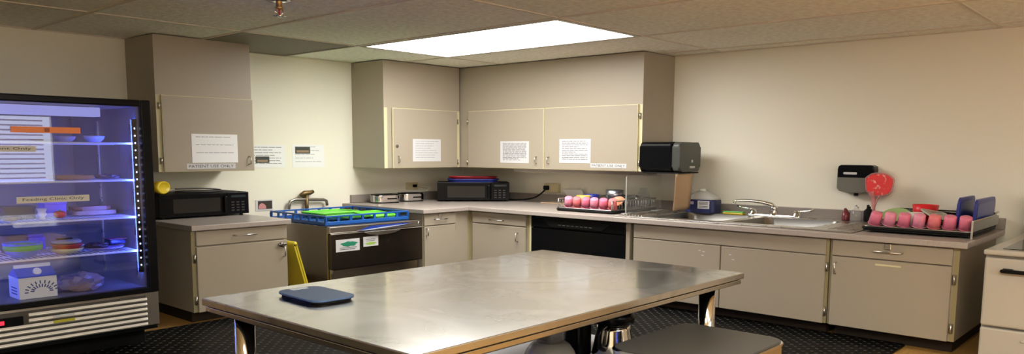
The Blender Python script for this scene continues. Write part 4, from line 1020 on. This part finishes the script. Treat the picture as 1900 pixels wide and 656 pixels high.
# detergent jug
t = thing('detergent_jug', 'dark blue detergent jug with white label behind the sink', 'jug', (7.18, 3.83, zs))
M_navy = mat('navy_liquid_jug', (.012, .020, .10), .3)
mb = MB(); mb.prism(rr(7.09, 7.28, 3.66, 4.0, .05, 6), zs+.001, zs+.135, M_navy, bev=.012); mb.build('body', t)
mb = MB(); M_trans = mat('cloudy_jug_plastic', (.46, .46, .44), .35)
P0 = rr(7.095, 7.275, 3.665, 3.995, .05, 6); P1 = rr(7.14, 7.23, 3.76, 3.92, .03, 6); P2 = rr(7.16, 7.21, 3.80, 3.88, .02, 6)
tt = bmesh.new(); R_ = [[tt.verts.new((x, y, z)) for x, y in P] for P, z in ((P0, zs+.1355), (P0, zs+.15), (P1, zs+.205), (P2, zs+.22))]
for A, B in zip(R_, R_[1:]):
    for i in range(len(A)): tt.faces.new((A[i], A[(i+1) % len(A)], B[(i+1) % len(A)], B[i]))
tt.faces.new(R_[-1]); tt.faces.new(R_[0][::-1])
mb._merge(tt, M_trans, False); mb.build('shoulder', t)
mb = MB(); mb.lathe([(.035, .2205), (.035, .238), (.03, .243), (0, .243)], (7.185, 3.84, zs), mat('white_cap', (.7, .7, .68), .4), 16); mb.build('cap', t)
mb = MB(); mb.tube(smooth_path([(7.15, 3.92, zs+.20), (7.12, 3.955, zs+.222), (7.12, 3.985, zs+.20), (7.13, 3.99, zs+.155)]), .014, M_trans, 8); mb.build('handle', t)
mb = MB(); mb.box(7.0865, 7.0895, 3.71, 3.84, zs+.045, zs+.125, M_paper, .001); lb = mb.build('label', t)
mb = MB()
for z in (.055, .068, .088, .098, .108): mb.box(7.0855, 7.0863, 3.725, 3.825, zs+z, zs+z+.005, MATS['grey_print'])
mb.build('print', lb)
MB().box(7.0865, 7.0895, 3.885, 3.925, zs+.085, zs+.115, mat('lilac_patch', (.40, .38, .55), .5)).build('small_label', t)

# soap dispenser on the wall
t = thing('soap_dispenser', 'black and grey soap dispenser on the right wall above the sink end', 'soap dispenser', (XB, 2.39, 1.08))
def sp(outline, d, m, bev, nm):
    mb = MB(); mb.prism(outline, 0, d, m, T=Matrix(((0, 0, -1, XB-.0003), (-1, 0, 0, 0), (0, 1, 0, 0), (0, 0, 0, 1))), bev=bev); return mb.build(nm, t)
sp([(-2.555, 1.225), (-2.235, 1.225), (-2.235, 1.30), (-2.242, 1.325), (-2.262, 1.337), (-2.528, 1.337), (-2.548, 1.325), (-2.555, 1.30)], .125, M_black, .010, 'upper_housing')
M_soapg = mat('grey_soap_cover', (.16, .155, .13), .4)
sp([(-2.558, 1.2247), (-2.558, 1.125), (-2.535, 1.10), (-2.46, 1.085), (-2.33, 1.085), (-2.255, 1.10), (-2.237, 1.125), (-2.237, 1.2247)], .118, M_soapg, .008, 'lower_cover')
mb = MB(); mb.prism(rr(-2.50, -2.38, 1.252, 1.272, .009, 4), 0, .002, MATS['silver_badge'], T=Matrix(((0, 0, -1, XB-.1255), (-1, 0, 0, 0), (0, 1, 0, 0), (0, 0, 0, 1)))); mb.build('badge', t)
mb = MB(); mb.tube([(XB-.06, 2.40, 1.0848), (XB-.06, 2.40, 1.06)], .02, M_blackm, 10); mb.build('nozzle', t)
# small bottles under it
def bottle(label, x, y, r, h, m, capm, z=None):
    z = zs if z is None else z
    t = thing('pump_bottle', label, 'bottle', (x, y, z))
    MB().lathe([(0, .001), (r*.95, .001), (r, .006), (r, h*.62), (r*.5, h*.75), (r*.42, h*.8), (r*.36, h*.8), (0, h*.8)], (x, y, z), m, 18).build('body', t)
    mb = MB(); mb.lathe([(r*.46, h*.803), (r*.46, h*.88), (.006, h*.9), (.006, h*.97), (0, h*.97)], (x, y, z), capm, 12)
    mb.tube([(x, y, z+h*.96), (x-.03, y, z+h*.965), (x-.045, y, z+h*.93)], .006, capm, 6); mb.build('pump', t)
    return t
bottle('clear pump bottle on the sink deck under the soap dispenser', 7.22, 2.34, .045, .15, M_clear, mat('clear_white', (.7, .7, .68), .3))
bottle('small dark pump bottle at the wall under the soap dispenser', 7.33, 2.27, .04, .15, M_blackm, M_blackm)
bottle('small dark red pump bottle left of the clear one under the soap dispenser', 7.31, 2.46, .035, .11, mat('wine_red', (.22, .03, .04), .3), MATS['wine_red'])
# red paddle with clear pink rim
t = thing('dish_wand', 'red patterned paddle with clear pink rim standing by the soap dispenser', 'paddle', (7.25, 2.17, zs), local=True)
pk = pane('pink_film', (.95, .72, .72), 1.45, .12, .35, (.85, .45, .45))
mb = MB(); n = 26; rnd = random.Random(11)
out = []
for k in range(n):
    an = 2*PI*k/n; a = .105*(1+.06*math.sin(3*an)+.05*rnd.random()); b = .085*(1+.07*math.cos(4*an)+.05*rnd.random())
    sx = math.copysign(abs(math.cos(an))**.6, math.cos(an)); sz = math.copysign(abs(math.sin(an))**.6, math.sin(an))
    out.append((-.0+a*sx, b*sz))
T = Matrix(((0, 0, 1, 0), (-1, 0, 0, .03), (0, 1, 0, .335), (0, 0, 0, 1)))
T2 = Matrix.Translation(Vector((0, -.03, 0)))
M_redp = mat('red_patterned_film', (.85, .06, .06), .3, speck=(.95, .42, .35), sscale=26, bump=.4, bscale=30)
mb.prism(out, -.008, .008, M_redp, T=T2 @ T); mb.build('head', t)
mb = MB(); mb.tube([(T2 @ T) @ Vector((x*1.07, y*1.09, 0)) for x, y in out], .007, pk, 6, closed=True); mb.build('rim', t)
mb = MB()
mb.tube(smooth_path([(0, .06, .275), (.004, .045, .21), (0, .035, .13), (0, .03, .06), (0, .03, .006)]), [.026]*5+[.020]*5+[.014]*5+[.016]*5+[.020], pk, 8)
mb.tube(smooth_path([(0, -.02, .255), (-.006, .012, .19), (-.008, .03, .11), (-.01, .035, .03), (-.01, .035, .006)]), .008, pk, 7); mb.build('stem', t)

# -------------------------------------------------------------------- stove
t = thing('electric_stove', 'white electric stove with dark glass cooktop at the right edge', 'stove', (6.6, .35, 0))
sx0, sx1, sy0, sy1 = 5.86, 7.40, -.42, 1.072
mb = MB(); mb.box(sx0+.05, sx1, sy0, sy1, .05, .785, M_white, .006); mb.build('body', t)
mb = MB(); mb.box(sx0-.005, sx1, sy0-.006, sy1+.006, .788, .822, M_white, .010)
mb.box(sx0+.10, sx1-.22, sy0+.08, sy1-.085, .8222, .826, M_blackg, .001); ck = mb.build('cooktop', t)
for (x, y, r) in ((6.25, .68, .19), (6.25, -.02, .16), (6.85, .68, .16), (6.85, -.02, .19)):
    mb = MB()
    for q in (r, r*.7): mb.tube([(x+q*math.cos(2*PI*k/40), y+q*math.sin(2*PI*k/40), .8265) for k in range(40)], .003, mat('burner_ring', (.12, .12, .12), .4), 4, closed=True)
    mb.build('burner_ring', ck)
mb = MB(); mb.box(sx1-.16, sx1, sy0, sy1, .8235, 1.12, M_white, .02); bp = mb.build('backguard', t)
mb = MB(); mb.box(sx1-.165, sx1-.1605, sy0+.3, sy1-.3, .95, 1.06, M_blackg); 
for y in (.9, .72, -.08, -.26): mb.lathe([(.045, 0), (.04, .03), (0, .032)], (sx1-.1605, y, 1.0), M_white, 16, T=Matrix.Rotation(-PI/2, 4, 'Y'))
mb.build('controls', bp)
mb = MB(); mb.box(sx0, sx0+.048, sy0+.004, sy1-.004, .318, .772, M_white, .012); d = mb.build('oven_door', t)
mb = MB(); mb.box(sx0-.055, sx0-.022, sy0+.20, sy1-.10, .680, .705, M_black, .011)
for y in (sy0+.24, sy1-.14): mb.box(sx0-.024, sx0-.0005, y-.03, y+.03, .678, .708, M_black, .006)
mb.build('handle', d)
mb = MB(); mb.box(sx0-.002, sx0+.047, sy0+.004, sy1-.004, .06, .305, M_white, .012); d = mb.build('storage_drawer', t)
mb = MB(); mb.box(sx0-.016, sx0-.0025, sy0+.35, sy1-.24, .235, .252, M_white, .006); mb.build('pull_lip', d)
mb = MB(); mb.box(sx0+.08, sx1-.05, sy0+.03, sy1-.03, .001, .049, M_blackm); mb.build('base', t)

# -------------------------------------------------------------------- mat
mb = MB(); mb.prism(rr(-1.4, 6.285, 1.62, 6.20, .03), .0005, .012, M_mat)
tag(mb.build('floor_mat', loc=(3, 4, 0)), 'large black studded rubber mat covering the floor around the table', 'floor mat')

# ------------------------------------------------------------------ table
TX0, TX1, TY0, TY1, TZ = 1.72, 4.25, 1.985, 3.515, .75
MZ = .0125
t = thing('work_table', 'large stainless steel work table in the middle of the kitchen', 'table', ((TX0+TX1)/2, (TY0+TY1)/2, MZ))
M_tedge = mat('table_edge_steel', (.60, .56, .50), .20, 1.0)
mb = MB(); mb.box(TX0, TX1, TY0, TY1, TZ-.034, TZ, M_table, .004); mb.build('top', t)
mb = MB(); w = .03; a, b, c, d = TX0+.012, TX1-.012, TY0+.012, TY1-.012
mb.box(a, b, c, c+w, TZ-.064, TZ-.040, M_tedge, .003); mb.box(a, b, d-w, d, TZ-.064, TZ-.040, M_tedge, .003)
mb.box(a, a+w, c+w, d-w, TZ-.064, TZ-.040, M_tedge, .003); mb.box(b-w, b, c+w, d-w, TZ-.064, TZ-.040, M_tedge, .003)
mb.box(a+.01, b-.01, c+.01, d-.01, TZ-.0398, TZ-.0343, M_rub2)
mb.build('under_frame', t)
for (x, y) in ((1.865, 3.385), (4.09, 2.135), (1.865, 2.135), (4.09, 3.385)):
    mb = MB(); mb.tube([(x, y, MZ+.02), (x, y, TZ-.040)], .048, M_chrome, 24, caps=True); lg = mb.build('leg', t)
    mb = MB(); mb.lathe([(.02, .0005), (.045, .0005), (.05, .02), (.05, .05), (.045, .055)], (x, y, MZ), M_steel, 18); mb.build('foot', lg)
SZ = .25
mb = MB(); mb.box(1.82, 4.10, 2.17, 3.135, SZ-.03, SZ, mat('pale_shelf', (.80, .82, .85), .35, .2), .004); mb.build('under_shelf', t)
# scale on table
t = thing('kitchen_scale', 'slate blue square kitchen scale lying on the stainless table', 'kitchen scale', (2.10, 3.135, TZ), rotz=math.radians(-3), local=True)
mb = MB(); mb.prism(rr(-.105, .105, -.175, .175, .05, 8), .001, .012, M_blackm, bev=.003); mb.build('base', t)
mb = MB(); P = rr(-.125, .125, -.195, .195, .06, 8); mb.prism([(x*(1-.09*(y/.195)**2), y*(1-.07*(x/.125)**2)) for x, y in P], .0125, .022, mat('slate_blue', (.055, .10, .21), .45), bev=.003); mb.build('platform', t)
mb = MB(); mb.prism(rr(-.045, .045, .135, .175, .006, 4), .0222, .0233, mat('lcd_grey', (.45, .52, .62), .25)); mb.build('display', t)

# --------------------------------------------- appliances on the under shelf
sz = SZ+.0005
t = thing('stand_blender', 'silver countertop blender with clear jar on the table under shelf', 'blender', (3.22, 2.52, sz))
bxc, byc = 3.29, 2.66
mb = MB(); mb.prism(rr(bxc-.16, bxc+.16, byc-.14, byc+.14, .06, 6), sz, sz+.03, M_blackm); mb.lathe([(.15, .03), (.15, .06), (.135, .10), (.11, .135), (.085, .15), (0, .15)], (bxc, byc, sz), mat('silver_grey_base', (.50, .50, .49), .3, .4), 28); mb.build('motor_base', t)
mb = MB(); mb.lathe([(.075, .1505), (.085, .17), (.095, .30), (.10, .385), (.096, .385), (.09, .30), (.078, .17), (0, .162)], (bxc, byc, sz), pane('smoky_jar', (.55, .55, .56), 1.5, .02, .06), 28); jr = mb.build('jar', t)
mb = MB(); mb.tube(smooth_path([(bxc-.09, byc+.03, sz+.34), (bxc-.15, byc+.05, sz+.33), (bxc-.155, byc+.05, sz+.22), (bxc-.09, byc+.03, sz+.19)]), .016, M_black, 8); mb.build('handle', jr)
mb = MB(); mb.lathe([(.102, .386), (.104, .405), (.07, .41), (.045, .41), (.045, .43), (0, .43)], (bxc, byc, sz), M_black, 24); mb.build('lid', t)
mb = MB(); mb.lathe([(.05, .163), (.03, .175), (.012, .18), (.01, .20), (0, .20)], (bxc, byc, sz), M_chrome, 10); mb.build('blade', jr)
t = thing('coffee_maker', 'black and chrome coffee maker on the under shelf beside the stool', 'coffee maker', (3.72, 2.62, sz))
cx_, cy_ = 3.76, 2.66
mb = MB(); mb.lathe([(0, .001), (.12, .001), (.13, .012), (.115, .09), (.10, .16), (.098, .19), (0, .19)], (cx_, cy_-.10, sz), M_chrome, 28); mb.build('carafe', t)
mb = MB(); mb.lathe([(.10, .1905), (.12, .20), (.125, .24), (.11, .27), (.05, .285), (0, .285)], (cx_, cy_-.10, sz), M_black, 28); mb.build('carafe_lid', t)
mb = MB(); mb.prism(rr(3.56, 3.70, 2.655, 2.80, .045, 6), sz, sz+.32, M_black, bev=.012); mb.build('tower', t)
mb = MB(); mb.tube(smooth_path([(cx_-.10, cy_-.12, sz+.20), (cx_-.19, cy_-.14, sz+.19), (cx_-.20, cy_-.14, sz+.10), (cx_-.115, cy_-.12, sz+.06)]), .017, M_black, 8); mb.build('handle', t)
mb = MB(); mb.lathe([(.03, .0), (.035, .03), (.02, .045), (.024, .07), (0, .075)], (cx_+.02, cy_-.05, sz+.2865), M_chrome, 14); mb.lathe([(.02, .0), (.022, .03), (0, .04)], (cx_-.06, cy_-.09, sz+.2835), M_chrome, 12); mb.build('knobs', t)
# ----------------------------------------------------------- stool / bin
ux0, ux1, uy0, uy1, uz = 3.02, 3.775, 1.51, 2.105, .52
t = thing('step_bin', 'grey topped stainless bin with rounded corners in front of the table', 'bin', ((ux0+ux1)/2, (uy0+uy1)/2, 0))
mb = MB(); mb.prism(rr(ux0+.006, ux1-.006, uy0+.006, uy1-.006, .085, 8), .030, uz-.022, mat('bin_steel', (.62, .56, .48), .16, 1.0)); mb.build('body', t)
mb = MB(); mb.prism(rr(ux0, ux1, uy0, uy1, .09, 8), uz-.0215, uz-.008, M_chrome, bev=.005); mb.build('rim', t)
mb = MB(); mb.prism(rr(ux0+.012, ux1-.012, uy0+.012, uy1-.012, .08, 8), uz-.0078, uz, mat('grey_lid', (.06, .057, .053), .40), bev=.004); mb.build('lid', t)
mb = MB(); mb.prism(rr(ux0+.02, ux1-.02, uy0+.02, uy1-.02, .08, 8), .0125, .0295, M_blackm); mb.build('base', t)

# ------------------------------------------------------------------ clean up
for o in LOCALS:
    if '_local' in o: del o['_local']

# ------------------------------------------------------------------ camera
cam = bpy.data.cameras.new('camera'); co = bpy.data.objects.new('camera', cam); COL.objects.link(co)
F_, PY_ = 1443.275, 451.15
yaw, pit, rol = map(math.radians, (41.8645163, 6.79366344, 0.28844612))
f = Vector((math.cos(yaw)*math.cos(pit), math.sin(yaw)*math.cos(pit), -math.sin(pit)))
r0 = Vector((math.sin(yaw), -math.cos(yaw), 0)); u0 = r0.cross(f)
c, s = math.cos(rol), math.sin(rol)
r1 = c*r0+s*u0; u1 = -s*r0+c*u0
co.matrix_world = Matrix(((r1.x, u1.x, -f.x, 0), (r1.y, u1.y, -f.y, 0), (r1.z, u1.z, -f.z, 1.45), (0, 0, 0, 1)))
cam.sensor_fit = 'HORIZONTAL'; cam.sensor_width = 36; cam.lens = F_*36/1900; cam.shift_x = 0; cam.shift_y = (PY_-328)/1900
cam.clip_start = .05
SC.camera = co
w = bpy.data.worlds.new('world'); SC.world = w; w.use_nodes = True
w.node_tree.nodes['Background'].inputs['Color'].default_value = (.5, .6, .8, 1); w.node_tree.nodes['Background'].inputs['Strength'].default_value = .3
SC.view_settings.view_transform = 'Standard'; SC.view_settings.look = 'None'; SC.view_settings.gamma = 1
SC.view_settings.use_curve_mapping = False; SC.view_settings.exposure = 0.1
SC.cycles.max_bounces = 8; SC.cycles.diffuse_bounces = 4; SC.cycles.glossy_bounces = 4; SC.cycles.transparent_max_bounces = 12
SC.cycles.caustics_reflective = False; SC.cycles.caustics_refractive = False
